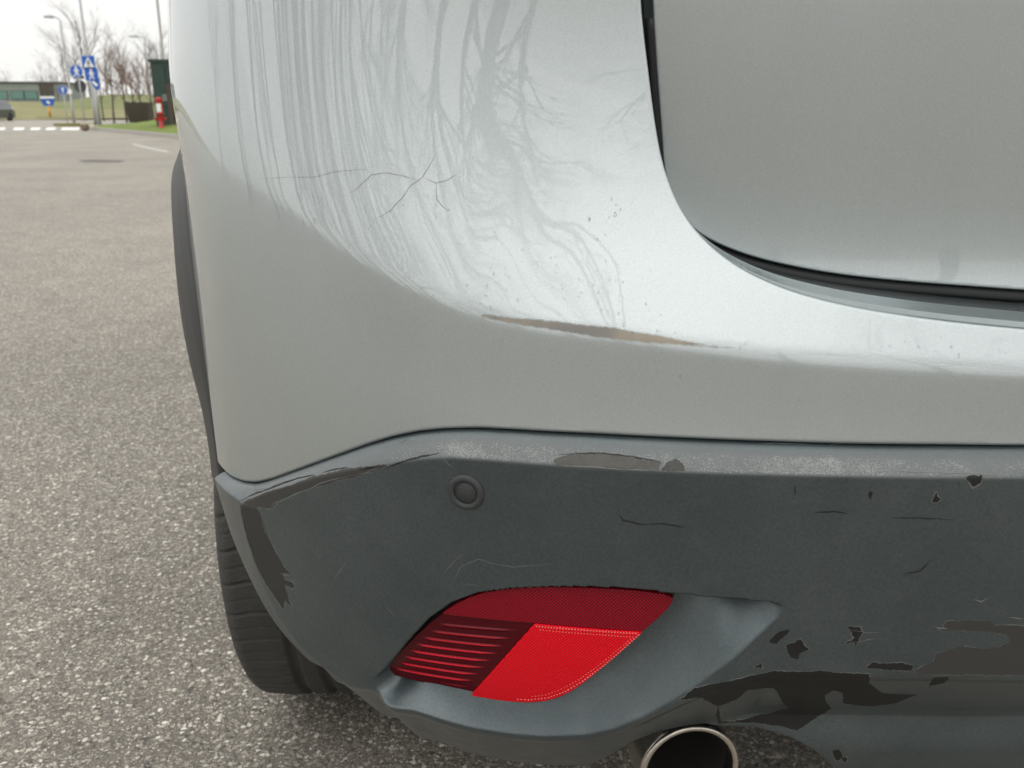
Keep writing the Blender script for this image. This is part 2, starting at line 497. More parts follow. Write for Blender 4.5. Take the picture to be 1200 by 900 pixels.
def leafy(name, c1, c2, scale=0.8, bump=0.8):
    m, n, l, p = material(name)
    tc = n.new('ShaderNodeTexCoord')
    a = n.new('ShaderNodeTexNoise'); a.inputs['Scale'].default_value = scale; a.inputs['Detail'].default_value = 8; a.inputs['Roughness'].default_value = 0.7
    l.new(tc.outputs['Object'], a.inputs['Vector'])
    r = n.new('ShaderNodeMapRange'); r.inputs['From Min'].default_value = 0.35; r.inputs['From Max'].default_value = 0.65
    l.new(a.outputs['Fac'], r.inputs['Value'])
    mx = n.new('ShaderNodeMix'); mx.data_type = 'RGBA'; mx.inputs['A'].default_value = (*c1, 1); mx.inputs['B'].default_value = (*c2, 1)
    l.new(r.outputs[0], mx.inputs['Factor']); l.new(mx.outputs['Result'], p.inputs['Base Color'])
    p.inputs['Roughness'].default_value = 0.9
    bp = n.new('ShaderNodeBump'); bp.inputs['Strength'].default_value = bump; bp.inputs['Distance'].default_value = 0.05
    b2 = n.new('ShaderNodeTexNoise'); b2.inputs['Scale'].default_value = 30; b2.inputs['Detail'].default_value = 6
    l.new(tc.outputs['Object'], b2.inputs['Vector']); l.new(b2.outputs['Fac'], bp.inputs['Height']); l.new(bp.outputs[0], p.inputs['Normal'])
    return m

M_SILVER = silver_paint()
M_CLAD = grey_cladding()
M_ASPH = asphalt()
M_BLACKPL = plain('black_textured_plastic', (0.022, 0.023, 0.024), 0.55, bump=0.25, bscale=700)
M_ARCH = plain('grey_black_arch_plastic', (0.036, 0.037, 0.036), 0.5, bump=0.25, bscale=700)
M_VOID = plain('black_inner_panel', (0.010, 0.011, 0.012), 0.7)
M_RUBBER = plain('seal_rubber', (0.020, 0.020, 0.021), 0.42)
M_TYRE = plain('tyre_rubber', (0.042, 0.042, 0.039), 0.58, bump=0.3, bscale=350, var=0.15, scale=14)
M_RIM = plain('alloy', (0.5, 0.5, 0.5), 0.3, metal=1.0)
M_STEEL = plain('brushed_exhaust_steel', (0.56, 0.52, 0.46), 0.26, metal=1.0, var=0.12, scale=25, bump=0.05, bscale=200)
M_SOOT = plain('sooty_pipe', (0.018, 0.016, 0.015), 0.75)
M_GLASS = plain('dark_car_glass', (0.012, 0.014, 0.015), 0.05)
M_LREFL = red_lens('red_retroreflector', (1.0, 0.006, 0.022), (0.50, 0.001, 0.007), 330, 0.32)
M_LTOP = red_lens('dark_red_lens', (0.36, 0.004, 0.020), (0.08, 0.001, 0.005), 330, 0.4)
M_LRIDGE = red_lens('ridged_red_lens', (0.085, 0.001, 0.006), (0.06, 0.0008, 0.004), 300, 0.16, hexes=False)
M_SENSOR = plain('sensor_plastic', (0.040, 0.044, 0.046), 0.5, bump=0.2, bscale=900)
M_CRACK = plain('crack_line', (0.29, 0.30, 0.30), 0.45)
M_SCRATCH = plain('pale_scratch', (0.17, 0.18, 0.175), 0.6)
M_SCRDARK = plain('dark_gouge', (0.012, 0.012, 0.012), 0.7)
M_TAIL = plain('tail_lamp_red', (0.35, 0.01, 0.01), 0.1, coat=1.0)

# ================================================================== ground (big structure first)
def sheet(name, pts, z, mat, kind='structure'):
    """flat polygon sheet"""
    n = len(pts)
    me = bpy.data.meshes.new(name)
    me.from_pydata([(p[0], p[1], z if len(p) < 3 else p[2]) for p in pts], [], [list(range(n))])
    o = link(name, me, mat)
    tag(o, kind=kind)
    return o

sheet('ground', [(-900, -900), (900, -900), (900, 1400), (-900, 1400)], 0.0, M_ASPH)

# ================================================================== the silver car: shared body surface
HALF_W, REAR_B, REAR_N = 0.93, 0.60, 2.6
CAR_L = 4.55
AXLE_Y, AXLE_Z, WHEEL_X = 0.79, 0.355, 0.808
FRONT_AXLE_Y = AXLE_Y + 2.70
ARCH_R = 0.50        # silver body is cut here
ARCH_IN = 0.437       # inner lip of the plastic arch

def plan_table():
    xs = np.linspace(0, 0.86, 700)
    ya = REAR_B * (1 - (1 - xs ** REAR_N) ** (1 / REAR_N))
    ys = np.linspace(ya[-1], REAR_B, 500)[1:]
    xb = (1 - (1 - ys / REAR_B) ** REAR_N) ** (1 / REAR_N)
    X = np.concatenate([xs, xb]) * HALF_W; Y = np.concatenate([ya, ys])
    # straight flank, then the nose
    yl = np.linspace(REAR_B, CAR_L - 0.75, 300)[1:]
    X = np.concatenate([X, np.full(len(yl), HALF_W)]); Y = np.concatenate([Y, yl])
    th = np.linspace(0, math.pi / 2, 300)[1:]
    X = np.concatenate([X, HALF_W * np.cos(th) ** (2 / 2.4)]); Y = np.concatenate([Y, CAR_L - 0.75 + 0.75 * np.sin(th) ** (2 / 2.4)])
    s = np.concatenate([[0], np.cumsum(np.hypot(np.diff(X), np.diff(Y)))])
    su = np.arange(0, s[-1], 0.002)
    Xu, Yu = -np.interp(su, s, X), np.interp(su, s, Y)
    k = np.ones(9) / 9
    dx = np.gradient(Xu); dy = np.gradient(Yu)
    dx = np.convolve(np.pad(dx, 4, 'edge'), k, 'valid'); dy = np.convolve(np.pad(dy, 4, 'edge'), k, 'valid')
    L = np.hypot(dx, dy)
    return su, Xu, Yu, -dy / L * 1.0, dx / L * 1.0        # outward normal of the plan curve
TS, TX, TY, TNX, TNY = plan_table()
S_END = TS[-1]

def surf(s, z, off):
    return np.stack([np.interp(s, TS, TX) + np.interp(s, TS, TNX) * off,
                     np.interp(s, TS, TY) + np.interp(s, TS, TNY) * off, z + 0 * s], -1)

def s_of_y(y): return np.interp(y, TY, TS)

def unproject(offn, pts, srange=(0.0, 1.35), zrange=(0.2, 1.15), fn=None):
    """(s, z) on a body surface seen at the given photograph pixels"""
    fn = fn or (lambda s, z: surf(s, z, offn(s, z)))
    sg, zg = np.meshgrid(np.linspace(*srange, 260), np.linspace(*zrange, 200), indexing='ij')
    P = fn(sg.ravel(), zg.ravel())
    e = 1e-4
    n = np.cross(fn(sg.ravel(), zg.ravel() + e) - P, fn(sg.ravel() + e, zg.ravel()) - P)
    facing = np.einsum('ij,ij->i', n, CAM - P) > 0
    if fn.__name__ == 'tail_fn': facing[:] = True
    uv = project(P)
    out = []
    for px in pts:
        d = np.where(facing, np.hypot(uv[:, 0] - px[0], uv[:, 1] - px[1]), 1e9)
        k = int(np.argmin(d)); s, z = sg.ravel()[k], zg.ravel()[k]
        for _ in range(6):
            a = np.array([s, s + e, s]); b = np.array([z, z, z + e])
            q = project(fn(a, b))
            J = np.array([(q[1] - q[0]) / e, (q[2] - q[0]) / e]).T
            r = np.array(px[:2]) - q[0]
            try: ds = np.linalg.solve(J + np.eye(2) * 1e-3, r)
            except Exception: break
            ds = np.clip(ds, -0.01, 0.01)
            s, z = s + ds[0], z + ds[1]
        out.append((s, z))
    return np.array(out)

def curve_fn(sz, smooth=0.012):
    o = np.argsort(sz[:, 0]); ss, zz = sz[o, 0], sz[o, 1]
    g = np.arange(-0.1, 1.6, 0.002)
    v = np.interp(g, ss, zz)
    w = int(smooth / 0.002) | 1
    k = np.hanning(w + 2)[1:-1]; k /= k.sum()
    v = np.convolve(np.pad(v, w // 2, 'edge'), k, 'valid')
    return lambda s: np.interp(s, g, v)

def sdf_poly(px, py, poly):
    """signed distance, positive inside"""
    poly = np.asarray(poly, float)
    d = np.full(px.shape, 1e9); inside = np.zeros(px.shape, bool)
    a = poly; b = np.roll(poly, -1, 0)
    for (ax, ay), (bx, by) in zip(a, b):
        ex, ey = bx - ax, by - ay
        L = ex * ex + ey * ey + 1e-18
        t = np.clip(((px - ax) * ex + (py - ay) * ey) / L, 0, 1)
        d = np.minimum(d, np.hypot(px - ax - t * ex, py - ay - t * ey))
        c = (ay > py) != (by > py)
        with np.errstate(divide='ignore', invalid='ignore'):
            xi = ax + (py - ay) / (by - ay if by != ay else 1e-12) * ex
        inside ^= c & (px < xi)
    return np.where(inside, d, -d)

def round_poly(poly, it=2):
    p = np.asarray(poly, float)
    for _ in range(it):
        q = np.roll(p, -1, 0)
        p = np.stack([p * .75 + q * .25, p * .25 + q * .75], 1).reshape(-1, 2)
    return p

def smooth_line(poly, it=2):
    p = np.asarray(poly, float)
    for _ in range(it):
        m = np.stack([p[:-1] * .75 + p[1:] * .25, p[:-1] * .25 + p[1:] * .75], 1).reshape(-1, 2)
        p = np.concatenate([p[:1], m, p[-1:]])
    return p

def clip_grid(P, f, attrs=None, rings=(), flip=False):
    """keep the part of a grid surface where f > 0, cut exactly on f = 0, roll the cut edge through rings of
    (outwards along the surface, inwards, world vector)"""
    attrs = attrs or {}
    ni, nj = f.shape
    du = np.gradient(P, axis=0); dv = np.gradient(P, axis=1)
    Nn = np.cross(dv, du); Nn /= np.linalg.norm(Nn, axis=-1, keepdims=True) + 1e-12
    if flip: Nn = -Nn
    V = P.reshape(-1, 3); NV = Nn.reshape(-1, 3); F = f.ravel()
    A = {k: v.ravel() for k, v in attrs.items()}
    idx = np.arange(ni * nj).reshape(ni, nj)
    c = np.stack([idx[:-1, :-1], idx[:-1, 1:], idx[1:, 1:], idx[1:, :-1]], -1).reshape(-1, 4)
    if flip: c = c[:, ::-1]
    pos = F[c] > 0
    full = pos.all(1); part = pos.any(1) & ~full
    quads = c[full]
    newv, newn, newa, key = [], [], {k: [] for k in A}, {}
    tris, segs = [], []
    nv = len(V)
    def cut(a, b):
        k = (a, b) if a < b else (b, a)
        if k in key: return key[k]
        t = F[k[0]] / (F[k[0]] - F[k[1]])
        newv.append(V[k[0]] * (1 - t) + V[k[1]] * t)
        newn.append(NV[k[0]] * (1 - t) + NV[k[1]] * t)
        for q in A: newa[q].append(A[q][k[0]] * (1 - t) + A[q][k[1]] * t)
        key[k] = nv + len(newv) - 1
        return key[k]
    for q in c[part]:
        for tri in ((q[0], q[1], q[2]), (q[0], q[2], q[3])):
            tri = [int(t) for t in tri]
            ins = [F[t] > 0 for t in tri]
            if all(ins): tris.append(tri); continue
            if not any(ins): continue
            poly = []; cuts = []
            for k in range(3):
                a, b = tri[k], tri[(k + 1) % 3]
                if F[a] > 0: poly.append(a)
                if (F[a] > 0) != (F[b] > 0):
                    v = cut(a, b); poly.append(v); cuts.append((v, F[a] > 0))
            for k in range(1, len(poly) - 1): tris.append([poly[0], poly[k], poly[k + 1]])
            # edge leaves the inside at the first cut (inside->outside) and comes back at the other
            p_ = [v for v, o in cuts if o][0]; q_ = [v for v, o in cuts if not o][0]
            inner = next(t for t in tri if F[t] > 0)
            segs.append((p_, q_, inner))
    VV = np.concatenate([V, np.array(newv).reshape(-1, 3)]); NN = np.concatenate([NV, np.array(newn).reshape(-1, 3)])
    AA = {k: np.concatenate([A[k], np.array(newa[k])]) for k in A}
    extra_q = []
    if rings and segs:
        ids = sorted({v for s_ in segs for v in s_[:2]})
        loc = {v: i for i, v in enumerate(ids)}
        B = np.zeros((len(ids), 3))
        for p_, q_, inner in segs:
            t = VV[q_] - VV[p_]; L = np.linalg.norm(t)
            if L < 1e-9: continue
            t = t / L; b = VV[p_] - VV[inner]; b = b - t * (b @ t); nb = np.linalg.norm(b)
            if nb > 1e-9:
                B[loc[p_]] += b / nb * L; B[loc[q_]] += b / nb * L
        nbr = [[] for _ in ids]
        for p_, q_, _ in segs: nbr[loc[p_]].append(loc[q_]); nbr[loc[q_]].append(loc[p_])
        for _ in range(4):
            B = np.array([B[i] + sum((B[j] for j in nbr[i]), np.zeros(3)) for i in range(len(ids))])
            B /= np.linalg.norm(B, axis=1, keepdims=True) + 1e-12
        n0 = NN[ids]; n0 = n0 / (np.linalg.norm(n0, axis=1, keepdims=True) + 1e-12)
        base = VV[ids]; prev = np.array(ids); tot = len(VV)
        vs_, at_ = [VV], {k: [AA[k]] for k in AA}
        for tb, tn, vec in rings:
            ring = base + B * tb - n0 * tn + np.array(vec)
            vs_.append(ring)
            for k in AA: at_[k].append(AA[k][ids])
            cur = np.arange(tot, tot + len(ids)); tot += len(ids)
            for p_, q_, _ in segs:
                extra_q.append([prev[loc[q_]], prev[loc[p_]], cur[loc[p_]], cur[loc[q_]]])
            prev = cur
        VV = np.concatenate(vs_); AA = {k: np.concatenate(at_[k]) for k in AA}
    Q = np.concatenate([quads, np.array(extra_q, int).reshape(-1, 4)])
    T = np.array(tris, int).reshape(-1, 3)
    # drop unused vertices
    used = np.zeros(len(VV), bool); used[Q.ravel()] = True; used[T.ravel()] = True
    remap = np.cumsum(used) - 1
    return VV[used], remap[Q], remap[T], {k: v[used] for k, v in AA.items()}

def mirror_join(a, b):
    """a plus the X-mirror of b"""
    (va, qa, ta, aa), (vb, qb, tb, ab) = a, b
    n = len(va)
    v = np.concatenate([va, vb * np.array([-1, 1, 1])])
    q = np.concatenate([qa, qb[:, ::-1] + n]); t = np.concatenate([ta, tb[:, ::-1] + n])
    return v, q, t, {k: np.concatenate([aa[k], ab[k]]) for k in aa}

car = thing('silver_car', (0, 0, 0), 'silver hatchback parked in the foreground with a scraped, peeling rear bumper', 'car')

# ---------------- upper bumper: pixel landmarks
PX_CREASE = [(212, 150), (235, 176), (262, 196), (290, 211), (325, 232), (360, 258), (400, 287), (450, 318), (500, 342), (560, 366), (640, 383), (720, 392), (800, 402), (900, 414), (1000, 422), (1100, 428), (1200, 434)]
PX_LINE = [(262, 551), (272, 559), (285, 564), (300, 565), (318, 561), (340, 553), (370, 542), (400, 531), (430, 520), (460, 511), (490, 505), (520, 502), (560, 501), (600, 503), (700, 508), (800, 513), (900, 517), (1000, 520), (1100, 521), (1200, 522)]
PX_OPEN = [(746, -60), (747, 0), (751, 40), (756, 80), (761, 120), (766, 155), (773, 190), (782, 217), (792, 240), (805, 261), (820, 279), (838, 296), (860, 312), (885, 326), (920, 341), (960, 353), (1010, 364), (1060, 372), (1120, 380), (1200, 388), (1290, 396)]

H = np.arange(-0.8, 0.8, 0.001)
def slope_integral(lo, hi, w, h1, h2, end, flare):
    t = sstep(-w, w, H)
    k = np.clip((H - h1) / (h2 - h1), 0, 1); k = 0.75 * k + 0.25 * sstep(0, 1, k)
    up = hi * (1 - k) + end * k
    g = (1 - t) * (lo + flare * sstep(-0.015, -0.10, H)) + t * up
    c = np.cumsum(g) * 0.001
    return -(c - np.interp(0, H, c))
I_R = slope_integral(0.03, 0.60, 0.010, 0.05, 0.26, -0.07, 0.10)
I_L = slope_integral(0.015, 0.09, 0.06, 0.05, 0.32, 0.02, 0.0)
crease = lambda s: 0.73 + 0.09 * sstep(0.4, 1.0, s)
def off_b(s, z):
    h = z - crease(s)
    m = sstep(0.40, 0.92, s)
    o = (1 - m) * np.interp(h, H, I_R) + m * np.interp(h, H, I_L)
    o = o - 0.010 * sstep(0.88, 1.05, s) * sstep(0.97, 0.85, z)
    return o - 0.5 * np.maximum(z - 1.03, 0) ** 2
for _ in range(4):
    crease = curve_fn(unproject(off_b, PX_CREASE), 0.05)
sz_line = unproject(off_b, PX_LINE)
sz_open = unproject(off_b, PX_OPEN)

ARCH_N, ARCH_V = 2.8, 1.12          # slightly squared arch, taller than wide
def arch_dist(P, cy=AXLE_Y):
    return (np.abs(P[..., 1] - cy) ** ARCH_N + np.abs((P[..., 2] - AXLE_Z) / ARCH_V) ** ARCH_N) ** (1 / ARCH_N)

# ---------------- lower cladding: curves and relief
PX_BREAK = [(284, 590), (305, 580), (335, 570), (370, 560), (400, 553), (440, 546), (470, 541), (500, 537), (530, 536), (560, 538), (600, 541), (650, 545), (700, 548), (800, 553), (900, 556), (1000, 558), (1200, 560)]
PX_CORNER = [(283, 588), (285, 602), (291, 632), (300, 660), (312, 690), (330, 725), (352, 755), (382, 783), (412, 802)]
PX_RTOP = [(432, 800), (447, 788), (462, 771), (480, 749), (503, 725), (530, 706), (560, 695), (600, 690), (650, 688), (700, 688), (750, 691), (790, 696), (830, 700), (870, 703), (900, 706), (926, 711)]
PX_LIP = [(432, 802), (460, 820), (487, 832), (520, 844), (553, 853), (600, 860), (637, 863), (687, 861), (720, 853), (755, 838), (787, 820), (820, 800), (850, 778), (880, 752), (905, 730), (926, 713)]
PX_UNDER = [(412, 801), (432, 803), (460, 821), (487, 833), (520, 845), (553, 854), (600, 861), (637, 864), (687, 862), (720, 854), (760, 838), (800, 819), (840, 802), (880, 793), (930, 788), (1000, 788), (1100, 789), (1200, 791)]
PX_BOTTOM = [(380, 783), (412, 808), (450, 838), (500, 866), (550, 882), (600, 892), (650, 897), (690, 896), (715, 884), (740, 869), (770, 857), (800, 851), (835, 849), (870, 850), (900, 855), (930, 864), (955, 878), (975, 895), (985, 912), (992, 940)]
PX_EDGE = [(253, 553), (257, 575), (262, 600), (272, 630), (285, 660), (302, 696), (320, 728), (343, 757), (372, 782), (395, 797)]

z_line = curve_fn(sz_line, 0.02)
z_break = lambda s: z_line(s) - 0.025
z_rtop = lambda s: 0.48 + 0 * s
z_lip = lambda s: 0.40 + 0 * s
z_under = lambda s: 0.40 + 0 * s
s_corner = lambda z: 0.93 + 0 * z
R_LIM = [0.30, 0.80]
def off_c(s, z, relief=True):
    zl, zb = z_line(s), z_break(s)
    o0 = off_b(s, zl) - 0.007
    q = np.maximum(zb - z, 0)
    t = np.clip((zl - z) / np.maximum(zl - zb, 1e-4), 0, 1)
    o = o0 + 0.0075 * sstep(0.02, 0.20, t) + 0.0155 * (t - 0.18 * t * t) / 0.82
    o = o - 0.05 * q - 0.10 * q * q + 0.0
    # side facet beyond the corner crease
    ds = s - s_corner(z)
    o = o - 0.06 * np.maximum(ds, 0) * sstep(0, 0.012, ds) * sstep(-0.01, 0.01, zb - z + 0.03)
    if not relief: return o
    zt, zp, zu = z_rtop(s), z_lip(s), z_under(s)
    wid = np.maximum(zt - zp, 1e-4)
    amp = sstep(0.0, 0.055, wid) * sstep(R_LIM[0], R_LIM[0] + 0.012, s) * sstep(R_LIM[1], R_LIM[1] - 0.022, s)
    tau = (zt - z) / wid
    rec = np.where(tau < 0, 0.0, -0.028 + 0.041 * np.clip(tau, 0, 1) ** (3.2 - 2.1 * sstep(R_LIM[0] + 0.13, R_LIM[0] + 0.05, s)))
    rec = rec * sstep(-0.003, 0.0022, zt - z)
    # bulge of the lip fades out below it
    rec = np.where(tau > 1, 0.013, rec)
    o = o + amp * rec
    u = np.maximum(zu - z, 0)
    u = np.minimum(u, 0.085) + 0.25 * np.maximum(u - 0.085, 0)
    o = o - 0.55 * u * sstep(0, 0.014, u) - 0.9 * u * u
    u = np.maximum(zu - z, 0)
    # flared lower valance towards the middle of the car
    o = o + (1 - sstep(0.30, 0.46, s)) * 0.017 * sstep(0.072, 0.125, u)
    return o
for _ in range(4):
    z_break_n = curve_fn(unproject(off_c, PX_BREAK), 0.01)
    sc_ = unproject(lambda s, z: off_c(s, z, False), PX_CORNER)
    rt_ = unproject(lambda s, z: off_c(s, z, False), PX_RTOP)
    lp_ = unproject(off_c, PX_LIP)
    ud_ = unproject(off_c, PX_UNDER)
    z_break = z_break_n
    oc = np.argsort(sc_[:, 1]); zz_, ss_ = sc_[oc, 1], sc_[oc, 0]
    s_corner = lambda z, a=zz_, b=ss_: np.interp(z, a, b)
    z_rtop, z_lip, z_under = curve_fn(rt_, 0.006), curve_fn(lp_, 0.012), curve_fn(ud_, 0.012)
    R_LIM = [rt_[-1, 0], rt_[0, 0]]
sz_bot = unproject(off_c, PX_BOTTOM)
sz_edge = unproject(off_c, PX_EDGE)
print('line', sz_line[[0, 5, 12, -1]].round(3).tolist(), 'edge', sz_edge.round(3).tolist())
print('corner', sc_.round(3).tolist(), 'rlim', R_LIM)
print('open', sz_open[[1, 8, 14, -1]].round(3).tolist(), 'crease', unproject(off_b, PX_CREASE)[[0, 5, 10, -1]].round(3).tolist())

# ---------------- flakes, wear (photograph landmarks on the cladding surface)
PEEL = [
    [(798, 820), (812, 807), (842, 800), (879, 792), (917, 787), (967, 787), (992, 789), (1019, 790), (1019, 801), (1033, 812), (1075, 814), (1050, 824), (1021, 828), (1000, 826), (988, 824), (986, 812), (977, 809), (967, 815), (969, 824), (975, 830), (967, 836), (950, 845), (935, 857), (917, 851), (896, 848), (870, 847), (842, 847), (838, 838), (842, 829), (818, 817)],
    [(1100, 738), (1106, 735), (1110, 728), (1162, 728), (1165, 733), (1200, 733), (1260, 735), (1260, 791), (1080, 790), (1072, 786), (1095, 775), (1097, 767), (1128, 757), (1150, 762), (1170, 760), (1185, 752), (1182, 745), (1160, 740), (1120, 739)],
    [(1015, 783), (1020, 776), (1040, 777), (1055, 776), (1070, 780), (1068, 786), (1040, 785)],
    [(921, 756), (930, 753), (938, 748), (942, 757), (948, 761), (938, 765), (936, 773), (925, 770)],
    [(994, 735), (1010, 735), (1012, 741), (1005, 752), (990, 755), (1000, 748)],
    [(900, 752), (912, 741), (926, 736), (925, 742), (908, 755)],
    [(1088, 806), (1093, 794), (1112, 792), (1108, 800), (1093, 803)],
    [(883, 782), (892, 777), (893, 783)],
    [(975, 880), (983, 878), (988, 886), (980, 892)], [(986, 888), (993, 887), (991, 895)],
    [(1092, 588), (1097, 577), (1102, 585), (1099, 588)],
    [(1132, 560), (1140, 557), (1152, 558), (1150, 565), (1141, 571)],
    [(284, 590), (301, 594), (306, 604), (314, 629), (322, 645), (333, 664), (340, 673), (331, 672), (334, 679), (345, 684), (343, 690), (334, 686), (337, 697), (342, 712), (334, 704), (333, 716), (322, 700), (311, 684), (300, 662), (290, 632), (284, 602)],
    [(283, 588), (310, 578), (345, 567), (368, 558), (400, 550), (425, 548), (446, 546), (470, 541), (440, 551), (412, 560), (395, 563), (370, 571), (345, 579), (326, 587), (319, 597), (301, 594)],
    [(648, 540), (660, 534), (680, 531), (700, 531), (725, 533), (756, 538), (774, 541), (770, 550), (739, 550), (690, 547), (655, 545)],
    [(775, 551), (784, 541), (792, 537), (802, 543), (803, 552)],
    [(1006, 747), (1003, 757), (999, 757)], [(1018, 576), (1022, 577), (1020, 584)],
]
PEEL_ISLAND = [(842, 828), (855, 823), (867, 818), (875, 809), (908, 807), (915, 820), (923, 830), (900, 836), (880, 841), (860, 845), (845, 846)]
BROWN = {1: 0.34, 12: 0.20, 13: 0.40, 14: 0.9, 15: 0.7}
peel_sz = [unproject(off_c, p) for p in PEEL]
island_sz = unproject(off_c, PEEL_ISLAND)

def cladding_part(step, detail=True):
    sg = np.arange(0.0, 1.02, step); zg = np.concatenate([np.arange(0.18, 0.38, step), np.arange(0.38, 0.53, step * 0.6), np.arange(0.53, 0.715, step)])
    S, Z = np.meshgrid(sg, zg, indexing='ij')
    P = surf(S, Z, off_c(S, Z))
    ze = sz_edge[np.argsort(sz_edge[:, 1])]
    zz = np.linspace(0.2, 0.75, 300)
    se = np.interp(zz, ze[:, 1], ze[:, 0])
    k = np.hanning(41); k /= k.sum()
    se = np.convolve(np.pad(se, 20, 'edge'), k, 'valid')
    f = np.minimum(z_line(S) - Z, np.interp(Z, zz, se) - S)
    o = np.argsort(sz_bot[:, 0])
    zb = curve_fn(np.concatenate([[[0.0, 0.20], [sz_bot[-1, 0] - 0.02, 0.20], [sz_bot[-1, 0] - 0.006, 0.24]], sz_bot[o]]), 0.008)
    f = np.minimum(f, Z - zb(S))
    at = {}
    if detail:
        d = np.full(S.shape, -60.0); br = np.zeros(S.shape)
        for i, pz in enumerate(peel_sz):
            x0, x1, y0, y1 = pz[:, 0].min() - .02, pz[:, 0].max() + .02, pz[:, 1].min() - .02, pz[:, 1].max() + .02
            w = (S > x0) & (S < x1) & (Z > y0) & (Z < y1)
            di = sdf_poly(S[w], Z[w], pz) * 1000
            if i == 0: di = np.minimum(di, -sdf_poly(S[w], Z[w], island_sz) * 1000)
            if i in BROWN: br[w] = np.where(di > -3, BROWN[i], br[w])
            d[w] = np.maximum(d[w], di)
        at['peel'] = d; at['peel_brown'] = br
        zl, zk = z_line(S), z_break(S)
        t = (zl - Z) / np.maximum(zl - zk, 1e-4)
        px = project(P)[..., 0]
        dens = np.interp(px, [330, 440, 540, 620, 700, 780, 860, 960, 1050, 1120, 1200], [.15, .6, .95, .92, .8, .85, .9, 1.0, .9, .8, .75])
        at['wear'] = sstep(0.05, 0.55, t) * (1 - sstep(0.93, 1.15, t)) * dens
    else:
        at = {'peel': np.full(S.shape, -60.0), 'peel_brown': 0 * S, 'wear': 0 * S}
    rings = [(0.0012, 0.0006, (0, 0, 0)), (0.0018, 0.002, (0, 0, 0)), (0.0018, 0.018, (0, 0, 0))]
    return clip_grid(P, f, at, rings)

v, q, t, a = mirror_join(cladding_part(0.0014), cladding_part(0.006, False))
cladding = link('bumper_cladding', mesh_from('bumper_cladding', v, q, t, a), M_CLAD, car)
cladding['label'] = 'dark grey lower bumper with flaking paint'

def open_poly(szo):
    p = [tuple(x) for x in szo]
    return p + [(-0.2, p[-1][1]), (-0.2, 1.6), (p[0][0], 1.6)]
SCRAPE = [(557, 370), (571, 368), (595, 371.5), (627, 374), (655, 377), (690, 381), (721, 384), (746, 389), (777, 394), (795, 398), (830, 404), (861, 408), (830, 407), (788, 404), (746, 401), (704, 396), (669, 390), (634, 385), (602, 380), (574, 374)]
scrape_sz = unproject(off_b, SCRAPE)
SEAM_Y = 0.62
def bumper_part(step, detail=True):
    sg = np.arange(0.0, s_of_y(SEAM_Y), step); zg = np.arange(0.50, 1.075, step)
    S, Z = np.meshgrid(sg, zg, indexing='ij')
    P = surf(S, Z, off_b(S, Z))
    f = np.minimum(Z - z_line(S) - 0.0018, arch_dist(P) - ARCH_R)
    f = np.minimum(f, -sdf_poly(S, Z, open_poly(smooth_line(sz_open, 2))))
    sc = np.full(S.shape, -60.0)
    if detail:
        w = (S > .3) & (S < .75) & (Z > .68) & (Z < .82)
        sc[w] = sdf_poly(S[w], Z[w], scrape_sz) * 1000
    return P, f, {'scrape': sc}
def bumper_clip(step, detail=True):
    P, f, at = bumper_part(step, detail)
    rings = [(0.0012, 0.0004, (0, 0, 0)), (0.0022, 0.0016, (0, 0, 0)), (0.0026, 0.0034, (0, 0, 0)),
             (0.0026, 0.0034, (0, 0.010, 0.0012)), (0.0026, 0.0034, (0, 0.042, 0.0062)), (0.0026, 0.0034, (0, 0.044, 0.0036)), (0.0026, 0.0034, (0, 0.12, 0.0040)), (0.0026, 0.0034, (0, 0.16, -0.006))]
    return clip_grid(P, f, at, rings)
v, q, t, a = mirror_join(bumper_clip(0.002), bumper_clip(0.008, False))
bumper = link('bumper_cover', mesh_from('bumper_cover', v, q, t, a), M_SILVER, car)
bumper['label'] = 'silver upper bumper with a scraped crease and hairline paint cracks'

# ---------------- tailgate, set back behind the bumper step
def tail_y(x, z):
    prof_z = np.arange(0.6, 1.3, 0.002)
    e = 0.56 * np.exp(-np.maximum(prof_z - 0.765, 0) / 0.033) - 0.125 + 0.10 * sstep(0.98, 1.15, prof_z)
    c = np.cumsum(np.tan(e)) * 0.002
    return 0.112 + 0.20 * x * x + 0.9 * np.maximum(np.abs(x) - 0.42, 0) ** 2 + np.interp(z, prof_z, c) - np.interp(0.8, prof_z, c)
def tail_fn(s, z):
    return np.stack([-s, tail_y(-s, z), z], -1)
PX_TAIL = [(765, -60), (767, 0), (770, 50), (774, 110), (778, 160), (780, 195), (786, 226), (797, 250), (815, 268), (840, 283), (880, 298), (930, 310), (990, 320), (1060, 327), (1130, 332), (1200, 337), (1290, 342)]
sz_tail = unproject(None, PX_TAIL, (-0.1, 0.62), (0.6, 1.3), tail_fn)
def tail_part(step):
    sg = np.arange(0.0, 0.62, step); zg = np.arange(0.70, 1.10, step)
    S, Z = np.meshgrid(sg, zg, indexing='ij')
    P = tail_fn(S, Z)
    pl = [tuple(x) for x in smooth_line(sz_tail, 2)]
    f = sdf_poly(S, Z, pl + [(-0.3, pl[-1][1]), (-0.3, 1.6), (pl[0][0], 1.6)])
    return clip_grid(P, f, {'scrape': np.full(S.shape, -60.0)}, [(0.001, 0.0004, (0, 0, 0)), (0.002, 0.002, (0, 0, 0)), (0.002, 0.004, (0, 0.004, 0)), (0.002, 0.004, (0, 0.03, 0))])
v, q, t, a = mirror_join(tail_part(0.002), tail_part(0.01))
tailgate = link('tailgate', mesh_from('tailgate', v, q, t, a), M_SILVER, car)
